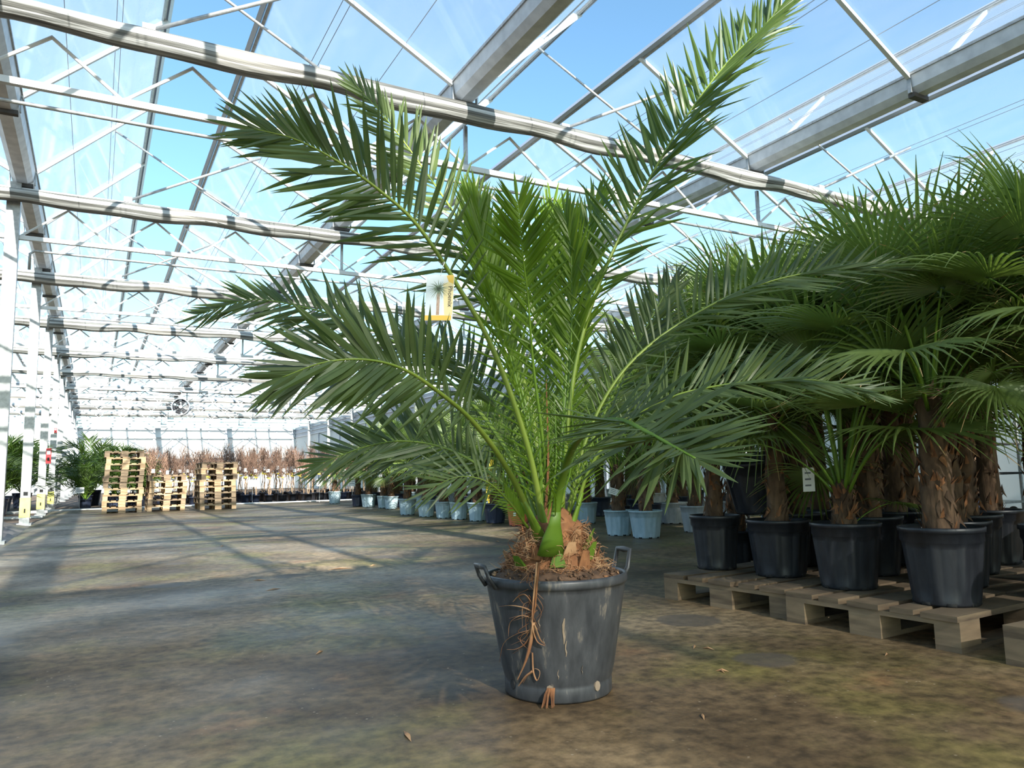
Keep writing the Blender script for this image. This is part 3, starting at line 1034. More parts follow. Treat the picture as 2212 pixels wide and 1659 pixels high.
# loose fibre
b = MB()
for i in range(900):
    a = rr.uniform(0, 6.28); z = .39 + .15 * rr.random() ** 1.4; rad = max(.095, .152 - .5 * (z - .39)) + .004
    p = Vector((math.cos(a) * rad, math.sin(a) * rad, z))
    s = Vector((-math.sin(a), math.cos(a), 0)); d = Vector((math.cos(a), math.sin(a), 0))
    L = rr.uniform(.02, .075)
    dd = (s * rr.uniform(-1, 1) + d * rr.uniform(.0, .9) + Vector((0, 0, rr.uniform(-.9, .9)))).normalized()
    q = p + dd * L * .5 + d * .01
    e = p + dd * L + Vector((0, 0, -L * .3))
    e.z = max(e.z, .40 + rr.random() * .02)
    b.tube([p, q, e], [.0011, .001, .0004], 'fibre_light' if rr.random() < .55 else 'fibre', 4)
tag_f = b.obj('fibre_tangle', trunk)
tag_f['kind'] = 'stuff'
# dry strands hanging down the pot
b = MB()
def onpot(x, y, off=.012):
    d = (at(x, y, 1) - CAM); d.normalize()
    # nearest point where the sight line meets the pot wall
    for st in range(4000):
        p = CAM + d * (1.5 + st * .0006)
        q = p - ORIG
        rad = math.hypot(q.x, q.y)
        rl = RBOT + (RTOP - RBOT) * max(0, min(1, (q.z - .03) / .31)) + off
        if q.z > .34: rl = RTOP * 1.05 + off
        if rad < rl: return q
    return q
def strand(pp, r, mat='strand', off=.008):
    P = [onpot(x, y, off) for x, y in pp]
    P = spline(P, max(4, len(P) * 3))
    m = len(P); r = r * 1.5
    b.tube(P, [r * (.55 + .45 * math.sin(math.pi * min(1, .15 + i / m))) * (1 - .6 * i / m) for i in range(m)], mat, 5, .5)
strand([(1160, 1215), (1157, 1250), (1152, 1300), (1150, 1350), (1160, 1385), (1177, 1395)], .006, 'strand', .016)
strand([(1165, 1215), (1160, 1260), (1156, 1310), (1148, 1350)], .006, 'fibre', .014)
strand([(1153, 1345), (1146, 1390), (1135, 1430), (1118, 1468)], .006, 'strand', .014)
strand([(1155, 1350), (1166, 1380), (1178, 1393)], .004, 'strand', .018)
strand([(1150, 1320), (1130, 1312), (1105, 1308), (1078, 1310)], .003, 'strand')
strand([(1150, 1305), (1135, 1285), (1120, 1288), (1108, 1300)], .003, 'strand')
strand([(1150, 1335), (1125, 1330), (1102, 1345), (1098, 1375)], .002, 'strand')
strand([(1148, 1360), (1115, 1370), (1088, 1390), (1079, 1430)], .002, 'strand')
strand([(1150, 1365), (1135, 1390), (1115, 1402), (1095, 1403)], .003, 'strand')
strand([(1150, 1410), (1152, 1450), (1160, 1470), (1166, 1450), (1150, 1446), (1130, 1475)], .002, 'strand')
strand([(1150, 1450), (1135, 1462), (1120, 1482)], .006, 'strand')
for i in range(26):
    x0 = 1148 + rr.uniform(-8, 14); y0 = rr.uniform(1225, 1370)
    strand([(x0, y0), (x0 - rr.uniform(-14, 24), y0 + rr.uniform(10, 30)), (x0 - rr.uniform(-20, 44), y0 + rr.uniform(15, 60))], .0014, rr.choice(('fibre', 'strand')))
hs = b.obj('dry_strands', palm)
hs['kind'] = 'stuff'

def cvec(r, u, t): return (R2 * r + U2 * u - FW * t).normalized()
BASE = (1190, 1130, 2.54)
FR = [
 # (pixel path with depth), normal (right, up, toward camera), n, L, mat, extras
 ('F1', [(1178, 1150, 2.53), (1138, 960, 2.50), (1065, 755, 2.46), (985, 612, 2.42), (900, 485, 2.38), (815, 408, 2.34), (735, 352, 2.30), (640, 302, 2.26), (548, 278, 2.22)], (.15, .25, 1), 44, .28, 'leaf', dict(start=.33, v=.15, r0=.014)),
 ('F2', [(1165, 1155, 2.50), (1100, 1020, 2.36), (1025, 915, 2.22), (945, 845, 2.10), (870, 797, 2.02), (790, 777, 1.96), (700, 783, 1.92), (610, 815, 1.90)], (.05, .45, 1), 46, .245, 'leaf', dict(start=.30, v=.1, r0=.013, w=.0105, droop=.05, base_spine=False)),
 ('F3', [(1170, 1140, 2.58), (1100, 980, 2.75), (1000, 850, 2.90), (880, 755, 3.00), (760, 695, 3.05), (650, 662, 3.10), (540, 648, 3.12), (430, 680, 3.15)], (.0, .5, 1), 46, .25, 'leaf', dict(start=.25, v=.1, r0=.012)),
 ('F4', [(1160, 1135, 2.60), (1080, 1040, 2.70), (980, 975, 2.80), (880, 953, 2.88), (790, 965, 2.93), (690, 1003, 2.98)], (.0, .6, 1), 42, .27, 'leaf', dict(start=.2, v=.2, r0=.011)),
 ('F5', [(1182, 1130, 2.60), (1150, 900, 2.80), (1105, 740, 2.95), (1050, 590, 3.05), (990, 475, 3.12), (915, 365, 3.18), (845, 270, 3.22), (770, 185, 3.25)], (.2, .1, 1), 48, .26, 'leaf', dict(start=.3, v=.2, r0=.012)),
 ('F6', [(1188, 1120, 2.58), (1172, 950, 2.58), (1152, 790, 2.55), (1140, 640, 2.50), (1130, 560, 2.46), (1124, 490, 2.43), (1118, 435, 2.42)], (.1, .1, 1), 42, .20, 'leaf_young', dict(start=.3, v=.25, r0=.008, w=.0072, a0=50, a1=30)),
 ('F7', [(1185, 1110, 2.65), (1150, 930, 2.78), (1110, 780, 2.86), (1070, 640, 2.92), (1035, 520, 2.95), (1015, 430, 2.98)], (.5, .1, .8), 42, .26, 'leaf_young', dict(start=.25, w=.008, v=.4, r0=.009, a0=35, a1=15)),
 ('F8', [(1200, 1110, 2.66), (1215, 930, 2.80), (1225, 780, 2.90), (1240, 640, 2.98), (1262, 530, 3.02), (1290, 430, 3.05)], (-.3, .1, 1), 46, .26, 'leaf_young', dict(start=.2, w=.0085, v=.3, r0=.010, a0=40, a1=18)),
 ('F9', [(1212, 1125, 2.58), (1226, 930, 2.60), (1250, 760, 2.64), (1300, 600, 2.70), (1365, 460, 2.78), (1435, 330, 2.88), (1505, 220, 2.98), (1580, 125, 3.08), (1645, 62, 3.18), (1690, 10, 3.25)], (-.5, .2, .9), 84, .28, 'leaf_mid', dict(tipk=.35, start=.28, v=.35, r0=.013, a0=58, a1=24)),
 ('F10', [(1194, 1160, 2.44), (1208, 1060, 2.40), (1236, 970, 2.24), (1285, 918, 2.02), (1340, 908, 1.82), (1400, 935, 1.64), (1455, 965, 1.52), (1502, 990, 1.45)], (-.42, .9, .10), 46, .26, 'leaf', dict(start=.46, v=.28, r0=.019, w=.0088, droop=.025, a0=72, a1=28)),
 ('F11', [(1225, 1120, 2.60), (1262, 960, 2.66), (1325, 830, 2.72), (1410, 740, 2.78), (1530, 662, 2.84), (1640, 615, 2.90), (1750, 588, 2.94), (1850, 578, 2.98), (1935, 580, 3.0)], (-.3, .6, .8), 52, .23, 'leaf', dict(start=.28, v=.5, r0=.011, w=.0085)),
 ('F12', [(1238, 1130, 2.56), (1275, 1010, 2.56), (1350, 915, 2.55), (1450, 858, 2.52), (1560, 832, 2.50), (1660, 822, 2.48), (1770, 822, 2.46), (1885, 848, 2.44)], (-.2, .7, .8), 50, .20, 'leaf', dict(start=.28, v=.5, r0=.011, w=.008)),
 ('F13', [(1205, 1105, 2.68), (1190, 940, 2.85), (1178, 800, 3.0), (1172, 660, 3.12), (1178, 540, 3.2), (1195, 450, 3.25)], (0, .1, 1), 46, .28, 'leaf_young', dict(start=.2, w=.0085, v=.35, r0=.009, a0=45, a1=18)),
 ('F17', [(1180, 1100, 2.62), (1135, 900, 2.70), (1095, 740, 2.74), (1062, 610, 2.76), (1040, 500, 2.78), (1030, 430, 2.80)], (.6, .1, .8), 40, .24, 'leaf_young', dict(start=.25, v=.4, r0=.008, w=.008, a0=34, a1=16)),
 ('F18', [(1208, 1100, 2.62), (1222, 900, 2.68), (1232, 760, 2.70), (1236, 640, 2.72), (1232, 540, 2.74), (1222, 470, 2.76)], (-.4, .1, .9), 40, .23, 'leaf_young', dict(start=.25, v=.4, r0=.008, w=.008, a0=40, a1=18)),
 ('F14', [(1140, 1140, 2.48), (1100, 1085, 2.40), (1050, 1040, 2.34), (990, 1030, 2.30), (930, 1055, 2.28)], (.0, .8, 1), 16, .19, 'leaf', dict(start=.3, v=.2, r0=.006, w=.006)),
 ('F15', [(1230, 1100, 2.72), (1280, 950, 2.90), (1340, 820, 3.05), (1400, 700, 3.18), (1450, 610, 3.28)], (-.5, .3, 1), 40, .26, 'leaf', dict(start=.25, v=.3, r0=.010)),
 ('F16', [(1168, 1110, 2.66), (1110, 950, 2.9), (1040, 830, 3.10), (960, 760, 3.25), (880, 735, 3.35)], (.2, .4, 1), 40, .26, 'leaf', dict(start=.22, v=.3, r0=.010)),
]
for i, (nm, path, nr, n, L, mat, ex) in enumerate(FR):
    pts = [rel(at(*p)) for p in path]
    first = rel(at(BASE[0] + (path[0][0] - BASE[0]) * .6, 1165, path[0][2]))
    rm = 'stalk' if mat == 'leaf_young' or nm in ('F10',) else 'rachis'
    lf, rb = frond_mesh(pts, cvec(*nr), 100 + i, n=n, L=L, mat=mat, rmat=rm, **ex)
    o = lf.obj('frond', palm)
    rb.obj('midrib', o, True)
    # broad green base where the stalk clasps the trunk
    if nm in ('F10', 'F9', 'F1', 'F2', 'F12'):
        q = MB()
        p0, p1 = pts[0], pts[1]
        d = (p0 - p1).normalized()
        bt = p0 + d * .05
        big = 1.35 if nm == 'F10' else .9
        q.tube([bt + Vector((0, 0, -.01)), p0, p0 * .75 + p1 * .25, p0 * .45 + p1 * .55], [.036 * big, .026 * big, .017 * big, .012 * big], 'stalk', 12, .45)
        q.obj('leaf_sheath', o, True)

# inner spiky short leaflets around the stalk bases
b = MB()
for i in range(90):
    x = rr.uniform(1130, 1265); y = rr.uniform(900, 1130)
    p = rel(at(x, y, rr.uniform(2.48, 2.66)))
    d = Vector((rr.uniform(-1, 1), rr.uniform(-1, 1), rr.uniform(.1, 1.2))).normalized()
    leaflet(b, p, d, rr.uniform(.05, .13), .003, Vector((0, 0, 1)), .1, rr.choice(('leaf_young', 'leaf_young', 'stalk')), rr)
for k in range(6):
    x0 = 1150 + k * 17
    P = [rel(at(1165 + k * 6, 1120, 2.56)), rel(at(x0, 1000, 2.57)), rel(at(x0 - 6 + k, 860 - 20 * (k % 3), 2.6))]
    b.tube(spline(P, 10), [.008 - .0006 * q for q in range(11)], 'fibre' if k == 2 else 'stalk', 6, .6)
sp = b.obj('basal_spines', palm)
sp['kind'] = 'stuff'

# ------------------------------------------------------------------ hanging card on the palm
def card():
    t = 2.36
    c = [at(922, 594, t), at(982, 594, t), at(977, 694, t), at(917, 692, t)]
    X = (c[1] - c[0]); X.normalize(); Yv = (c[0] - c[3]).normalized(); Nv = X.cross(Yv).normalized()
    wd, hg = (c[1] - c[0]).length, (c[0] - c[3]).length
    o0 = c[3]
    r = thing('plant_label', 'white and yellow plant label card with a palm picture hanging from a frond', 'label', o0)
    def P(u, v, d=0): return X * (u * wd) + Yv * (v * hg) + Nv * d
    def quad(b, u0, v0, u1, v1, mat, d): b.add([P(u0, v0, d), P(u1, v0, d), P(u1, v1, d), P(u0, v1, d)], [(0, 1, 2, 3)], mat)
    b = MB()
    pr = [(.0, .0), (.94, 0), (1, .03), (1, .96), (.95, 1), (.0, 1)]
    vs = [P(u, v, d) for d in (-.0008, 0) for u, v in pr]
    m = len(pr)
    b.add(vs, [tuple(range(m))[::-1], tuple(range(m, 2 * m))] + [(k, (k + 1) % m, m + (k + 1) % m, m + k) for k in range(m)], 'paper')
    b.obj('card', r)
    b = MB(); quad(b, 0, 0, .95, .11, 'label_yellow', .0004)
    b.add([P(.80, 1, .0004), P(.72, .98, .0004), P(.8, .85, .0004), P(.98, .80, .0004), P(.98, .97, .0004), P(.94, 1, .0004)], [(0, 1, 2, 3, 4, 5)], 'label_yellow')
    b.add([P(.60, .8, .0003), P(.8, .85, .0003), P(.98, .80, .0003), P(.98, .12, .0003), P(.7, .12, .0003)], [(0, 4, 3, 2, 1)], 'label_cream')
    quad(b, .0, .11, .62, .99, 'label_blue', .00025)
    b.obj('printed_band', r)
    b = MB()
    quad(b, .40, .12, .51, .62, 'label_brown', .0006)
    rr2 = random.Random(4)
    for k in range(26):
        a = math.pi * 2 * k / 26 + rr2.uniform(-.1, .1)
        L = .22 + rr2.uniform(0, .06) + (.05 if math.sin(a) > 0 else 0)
        cx, cy = .455, .70
        q = []
        for s in range(5):
            u = s / 4
            q.append((cx + math.cos(a) * L * 1.45 * u, cy + math.sin(a) * L * .8 * u - .06 * u * u))
        nx, ny = -math.sin(a), math.cos(a)
        vs = []
        for s, (u, v) in enumerate(q):
            w2 = .022 * (1 - s / 4.2)
            vs += [P(u - nx * w2, v - ny * w2 * .6, .0007), P(u + nx * w2, v + ny * w2 * .6, .0007)]
        b.add(vs, [(2 * s, 2 * s + 1, 2 * s + 3, 2 * s + 2) for s in range(4)], 'label_green')
    b.obj('printed_palm', r)
    fc = bpy.data.curves.new('lettering', 'FONT')
    fc.body = 'Phoenix'
    fc.size = hg * .135
    fc.extrude = .0001
    fc.space_character = 1.05
    tmp = bpy.data.objects.new('lettering_curve', fc)
    SC.collection.objects.link(tmp)
    bpy.context.view_layer.update()
    me = bpy.data.meshes.new_from_object(tmp.evaluated_get(bpy.context.evaluated_depsgraph_get()))
    bpy.data.objects.remove(tmp)
    fo = bpy.data.objects.new('lettering', me)
    SC.collection.objects.link(fo)
    me.materials.clear()
    me.materials.append(M['ink'])
    mx = Matrix((-Yv, X, Nv)).transposed().to_4x4()
    mx.translation = P(.80, .76, .0012)
    fo.matrix_local = mx
    fo.parent = r
    b = MB()
    b.tube(spline([P(.5, .985, .001), P(.52, 1.06, .003), at(957, 575, 2.34) - o0, at(960, 566, 2.36) - o0, at(952, 572, 2.39) - o0], 14), .0012, 'paper', 5)
    b.obj('tie', r)
card()

# ------------------------------------------------------------------ black-pot palms on the right pallets
ZP = .138
fan_palm(4.18, 3.40, ZP, .142, .31, 'black_pot', .5, 'fan palm in the black pot at the left end of the pallet row', kind='near', leaves=16, near=True, s=1.0, trad=.042, rz=.4)
fan_palm(4.24, 2.98, ZP, .165, .30, 'black_pot', .6, 'fan palm in the black pot second along the pallet row, beside the tilted empty pot', kind='near', leaves=18, near=True, s=.98, trad=.045, rz=2.2)
fan_palm(4.17, 2.50, ZP, .158, .31, 'black_pot', .2, 'fan palm with a bent low leaf in the left black pot of the big pallet', kind='near', leaves=18, near=True, s=.98, trad=.045, rz=4.0)
bl = place_leaf([o for o in SC.objects if o.name.startswith('potted_fan_palm')][-1], 'near', 6, 2.0, .30, .42, .05, tip=.5, near=True)
fan_palm(4.12, 1.99, ZP, .162, .32, 'black_pot', .55, 'thick-trunked fan palm in the nearest big black pot on the pallets', kind='near', leaves=18, near=True, s=.86, trad=.055, rz=1.1)
fan_palm(4.22, 1.42, ZP, .155, .31, 'black_pot', .65, 'fan palm in the black pot cut off by the right picture edge', kind='near', leaves=18, near=True, s=.84, trad=.055, rz=5.1)
bk = [(4.66, 3.22, .7), (4.66, 2.72, .8), (4.62, 2.24, .7), (4.62, 1.76, .8), (4.72, 1.25, .8), (5.1, 3.4, .9), (5.15, 2.9, .8), (5.1, 2.45, .9), (5.1, 1.95, .9), (5.6, 3.1, .9), (5.6, 2.6, 1.0), (5.6, 2.1, .9),
      (4.75, 3.8, .7), (5.25, 3.95, .8), (5.8, 3.7, .9), (5.8, 4.3, 1.0), (6.3, 3.3, 1.3), (6.3, 2.7, 1.3), (6.4, 3.9, 1.4), (6.5, 4.7, 1.5), (7.1, 3.8, 1.5), (6.9, 3.0, 1.4)]
for i, (x, y, th) in enumerate(bk):
    onp = x < 5.8 and y < 3.5
    fan_palm(x, y, ZP if onp else 0.0, (.16 if onp else .17), .31, 'black_pot', th - .08, 'tall fan palm in a black pot among the crowd behind the front pallet pots', 'fan palms crowded behind the pallet row', kind='near', leaves=18, near=False, s=.94 if y > 2.6 else .84, trad=.048)

# tilted empty pot resting on the rim of two palms
r = thing('empty_pot', 'empty black pot lying tilted on the rims of the two left pallet palms', 'pot', (4.42, 3.28, .475), .3)
r.rotation_euler = (.0, -.22, .3)
pot_parts(r, .17, .31, 'black_pot')
for c in list(r.children):
    if c.name.startswith('soil'): bpy.data.objects.remove(c)

def hang_card(px, py, t, wd, hg, label, rot=0, name='plant_label', mat='paper', lines=3):
    c = at(px, py, t)
    r = thing(name, label, 'label', c)
    X = (R2 * math.cos(rot) + U2 * math.sin(rot)); Yv = (U2 * math.cos(rot) - R2 * math.sin(rot)); N2 = X.cross(Yv)
    b = MB()
    vs = [X * (i * wd / 2) + Yv * (j * hg / 2) + N2 * d for d in (-.001, 0) for i, j in ((-1, -1), (1, -1), (1, 1), (-1, 1))]
    b.add(vs, [(3, 2, 1, 0), (4, 5, 6, 7), (0, 1, 5, 4), (1, 2, 6, 5), (2, 3, 7, 6), (3, 0, 4, 7)], mat)
    b.obj('card', r)
    b = MB()
    for k in range(lines):
        v = .28 - .26 * k
        b.add([X * (i * wd * .32) + Yv * ((v + j * .035) * hg) + N2 * .0006 for i, j in ((-1, -1), (.6, -1), (.6, 1), (-1, 1))], [(0, 1, 2, 3)], 'print')
    b.obj('print', r)
    b = MB(); b.tube([Yv * hg * .5, Yv * (hg * .5 + .04) + N2 * -.02], .0012, 'paper', 4); b.obj('tie', r)
hang_card(1747, 1036, 3.95, .062, .125, 'tall white plant label with fine print hanging among the pallet palms', .05)
hang_card(1326, 1062, 8.2, .11, .07, 'small white label tilted on a trunk behind the two pale blue pots', -.3)

# ------------------------------------------------------------------ row of potted palms along the aisle
row = [
 (6.55, 19.97, .165, .32, 'blue_pot', .35, 'small fan palm in a pale pot standing alone at the far end of the aisle', .62),
 (6.44, 17.60, .15, .27, 'navy_pot', .4, 'fan palm in the dark blue pot, farthest pot of the aisle row', .8),
 (6.47, 16.89, .17, .29, 'blue_pot', .4, 'fan palm in a pale blue pot next to the farthest dark blue pot', .8),
 (6.54, 16.07, .14, .27, 'blue_pot', .4, 'fan palm in a shaded narrow pale blue pot, third from the row far end', .8),
 (6.50, 15.46, .15, .27, 'blue_pot', .4, 'fan palm in a dappled pale blue pot, fourth from the row far end', .8),
 (5.92, 12.99, .16, .29, 'blue_pot', .45, 'fan palm in the pale blue pot that juts forward into the aisle', .85),
 (5.94, 12.15, .155, .28, 'blue_pot', .4, 'fan palm in a pale blue pot just right of the one jutting into the aisle', .85),
 (5.98, 11.50, .145, .27, 'blue_pot', .4, 'fan palm in a pale blue pot, third left of the dark blue pot', .85),
 (6.03, 11.01, .15, .27, 'blue_pot', .4, 'fan palm in a pale blue pot, second left of the dark blue pot', .85),
 (6.07, 10.44, .155, .28, 'blue_pot', .4, 'fan palm in a pale blue pot directly left of the dark blue pot', .85),
 (6.05, 9.82, .165, .28, 'navy_pot', .4, 'fan palm in the dark blue pot between pale blue and orange pots', .85),
 (6.02, 9.08, .155, .28, 'orange_pot', .4, 'fan palm in the only orange pot, partly behind the big palm', .8),
 (6.92, 8.78, .16, .29, 'blue_pot', .5, 'fan palm in a pale blue pot right behind the big palm base', .95),
 (6.10, 6.93, .16, .28, 'blue_pot', .5, 'fan palm in the left one of two near pale blue pots', 1.0),
 (6.13, 6.49, .175, .29, 'blue_pot', .5, 'fan palm in the right one of two near pale blue pots', 1.0),
 (7.75, 7.95, .20, .28, 'grey_pot', .5, 'fan palm in a light grey pot behind the two near pale blue pots', 1.0),
 (7.0, 8.1, .13, .26, 'navy_pot', .5, 'fan palm in a narrow dark pot behind the left near pale blue pot', .95),
]
for (x, y, rt, hp, mt, th, lb, s) in row:
    fan_palm(x, y, 0, rt, hp, mt, th, lb, kind='far', leaves=12, s=s, trad=.06)
# orange pot sticker
b = MB()
q = ground(1107, 1128)
d = Vector((CAM.x - 6.02, CAM.y - 9.08, 0)).normalized()
a = math.atan2(d.y, d.x) - .35
b.box((.146, -.018, .13), (.1485, .018, .19), 'paper', Matrix.Rotation(a, 4, 'Z'))
o = b.obj('pot_sticker', None, False, (6.02, 9.08, 0))
tag(o, 'small white sticker on the side of the orange pot', 'sticker')
# rows behind
cnt = 0
for x0 in (7.0, 7.9, 8.9, 10.0, 11.2):
    y = 4.6 + (x0 - 7) * .3
    while y < 19:
        x = x0 + RND.uniform(-.15, .15)
        yy = y + RND.uniform(-.15, .15)
        y += 1.05 if x0 < 8.5 else 1.35
        if any(math.hypot(x - q[0], yy - q[1]) < .42 for q in row): continue
        near = yy < 9
        fan_palm(x, yy, 0, .17, .30, RND.choice(('blue_pot', 'navy_pot', 'navy_pot', 'grey_pot')), RND.choice((.5, .7, .9)) + (.5 if near and x > 6.9 else 0) + (.2 if x > 8.5 else 0),
                 'fan palm in the dense block behind the front row of aisle pots', 'fan palms in the block behind the aisle row', kind='far', leaves=11, s=1.0 + (.15 if near else 0), trad=.065)
        cnt += 1

# sign stakes
def sign(x, y, w, h, zc, label, lines=3):
    p = ground(x, y)
    r = thing('sign_stake', label, 'sign', p, -YAW * .8)
    b = MB(); b.box((-.006, -.006, -.03), (.006, .006, zc), 'galv'); b.obj('stake', r)
    b = MB(); b.box((-w / 2, -.012, zc - h / 2), (w / 2, -.006, zc + h / 2), 'paper'); b.obj('board', r)
    b = MB()
    for k in range(lines):
        z = zc + h * (.25 - .22 * k)
        b.box((-w * .35, -.0135, z - .006), (w * .3, -.012, z + .006), 'print')
    b.obj('print', r)
sign(171, 1100, .22, .15, .49, 'white sign on a stake before the green palms left of the pallets')
sign(80, 1096, .22, .16, .5, 'white sign on a stake between the left columns')
sign(545, 1086, .26, .20, .56, 'white sign board in front of the bare trees right of the pallet stacks')
sign(690, 1085, .16, .20, .55, 'narrow white sign left of the lone pale pot')
sign(761, 1088, .22, .22, .56, 'white sign on a stake just right of the lone pale pot')
sign(815, 1090, .18, .20, .52, 'white sign on a stake behind the shaded pale blue pots')
# yellow upright tag among the row
p = Vector((6.9, 11.6, 0))
r = thing('yellow_stake', 'tall yellow marker stake among the potted palms of the aisle row', 'marker', p, -.5)
b = MB(); b.box((-.05, -.01, .1), (.05, .01, .95), 'yellow'); b.box((-.08, -.01, .25), (-.05, .01, .7), 'yellow'); b.obj('board', r)

# ------------------------------------------------------------------ bare young trees in pots
def bare_tree(seed):
    rr = random.Random(seed)
    pot, st, tw, wl, yl = MB(), MB(), MB(), MB(), MB()
    rt, hp = .125, .25
    q = 4 if seed % 2 else 20
    pot.lathe([(rt * .72, 0), (rt * .8, .01), (rt * .95, hp * .9), (rt, hp * .9), (rt, hp), (rt * .9, hp), (rt * .88, hp * .85), (.002, hp * .86)], 'black_pot' if seed % 3 else 'navy_pot', 20)
    hgt = rr.uniform(1.15, 1.4)
    for k in range(2):
        pts = [(rr.uniform(-.03, .03) * (i > 0) + .03 * k, rr.uniform(-.03, .03) + .03 * k, .2 + (hgt - .2) * i / 6) for i in range(7)]
        st.tube(pts, [.012 - .0012 * i for i in range(7)], 'bark', 5)
    for i in range(110):
        z = rr.uniform(.75, hgt + .05)
        a = rr.uniform(0, 6.28)
        L = rr.uniform(.12, .34)
        d = Vector((math.cos(a) * .55, math.sin(a) * .55, 1)).normalized()
        p = Vector((rr.uniform(-.10, .10), rr.uniform(-.10, .10), z))
        m = p + d * L * .5
        e = m + (d + Vector((rr.uniform(-.4, .4), rr.uniform(-.4, .4), .3))).normalized() * L * .5
        tw.tube([p, m, e], [.005, .004, .0025], 'twig', 4)
    z = rr.uniform(.88, 1.05); x = rr.uniform(-.05, .05)
    wl.box((x - .045, -.06, z - .05), (x + .045, -.057, z + .05), 'paper')
    z = rr.uniform(.68, .85); x = rr.uniform(-.05, .05)
    yl.box((x - .05, -.06, z - .018), (x + .05, -.057, z + .018), 'yellow')
    return (('pot', pot), ('stem', st), ('twigs', tw), ('white_tag', wl), ('yellow_tag', yl))
TREES = []
for s in range(6): TREES.append(bare_tree(s + 1))
TD = {}
i = 0
for row_y, xa, xb, stp in ((23.6, 4.9, 8.8, .36), (24.2, 2.4, 9.0, .36), (24.9, 2.2, 9.2, .36), (25.7, 2.0, 9.4, .38), (26.6, 2.0, 9.8, .40), (27.6, 2.2, 10.2, .44)):
    x = xa
    while x < xb:
        v = RND.randrange(6)
        r = thing('bare_tree', 'leafless young tree in a small dark pot within the tagged block at the far end', 'tree', (x + RND.uniform(-.06, .06), row_y + RND.uniform(-.1, .1), -.035), RND.uniform(-.6, .6), 'bare young trees at the far end')
        for nm, bb in TREES[v]:
            k = (v, nm)
            if k not in TD: o = bb.obj(nm, r, nm == 'pot'); TD[k] = o.data
            else:
                o = bpy.data.objects.new(nm, TD[k]); SC.collection.objects.link(o); o.parent = r
        sc = RND.uniform(.92, 1.12) * (1.08 if row_y > 25 else 1.0)
        r.scale = (1, 1, sc)
        x += stp
        i += 1

# ------------------------------------------------------------------ green date palms behind the left columns
def small_date(seed, n=24, R=1.0):
    rr = random.Random(seed)
    out = []
    for k in range(n):
        a = k * 2.399
        el = rr.uniform(.25, 1.25)
        d = Vector((math.cos(a), math.sin(a), 0))
        L = R * rr.uniform(.8, 1.15)
        pts = [Vector((0, 0, .25)), d * L * .25 * math.cos(el) + Vector((0, 0, .25 + L * .35 * math.sin(el) + .1)), d * L * .6 * math.cos(el) + Vector((0, 0, .25 + L * .75 * math.sin(el) + .15)),
               d * L * (.4 + .6 * math.cos(el)) + Vector((0, 0, .25 + L * .85 * math.sin(el) + .1 - .15 * math.cos(el)))]
        nr = Vector((0, 0, 1)) + d * -.6
        lf, rb = frond_mesh(pts, nr, seed * 31 + k, n=22, L=.30, w=.012, mat='leaf_mid' if k % 3 else 'leaf', rmat='stalk', r0=.010, start=.2, v=.3, base_spine=False)
        lf.add(rb.v, rb.f, 'stalk')
        out.append(lf)
    return out
SD = {}
def date_palm(x, y, label, s=1.0, group=None, seed=0):
    r = thing('small_date_palm', label, 'potted palm', (x, y, -.03), RND.uniform(0, 6), group)
    pb = [('pot', .15, .27)]
    key = ('dp',)
    if key not in TRUNKS:
        pot_parts(r, .16, .28, 'navy_pot')
        TRUNKS[key] = [c.data for c in r.children]
    else:
        for nm, d in zip(('pot', 'soil'), TRUNKS[key]):
            o = bpy.data.objects.new(nm, d); SC.collection.objects.link(o); o.parent = r
    if seed not in SD:
        SD[seed] = [m.obj('frond', r) for m in small_date(seed)]
        SD[seed] = [o.data for o in SD[seed]]
    else:
        for d in SD[seed]:
            o = bpy.data.objects.new('frond', d); SC.collection.objects.link(o); o.parent = r
    r.scale = (s, s, s)
left = [(.78, 23.5, .95), (1.5, 24.3, 1.15), (1.5, 25.5, 1.4), (2.2, 24.9, 1.0), (.9, 27.1, 1.7), (2.3, 26.6, 1.1), (.75, 26.0, 1.2)]
for i, (x, y, s) in enumerate(left):
    date_palm(x, y, 'bushy green date palm left of the tall pallet stack, %s of the clump' % ORD[i], s, 'green date palms left of the pallets', i % 3)
left2 = [(-1.0, 17.9, 1.15), (-1.0, 21.4, 1.45), (-1.05, 22.7, 1.5), (-1.9, 19.3, 1.6), (-2.1, 21.0, 1.7), (-1.6, 24.3, 1.4), (-2.3, 23.2, 1.7), (-.9, 26.9, 1.6), (-2.2, 25.6, 1.7), (-1.9, 27.6, 1.7), (-2.9, 18.4, 1.7)]
for i, (x, y, s) in enumerate(left2):
    date_palm(x, y, 'bushy green date palm beyond the left columns, %s of that clump' % ORD[i], s, 'green date palms beyond the left columns', i % 3)

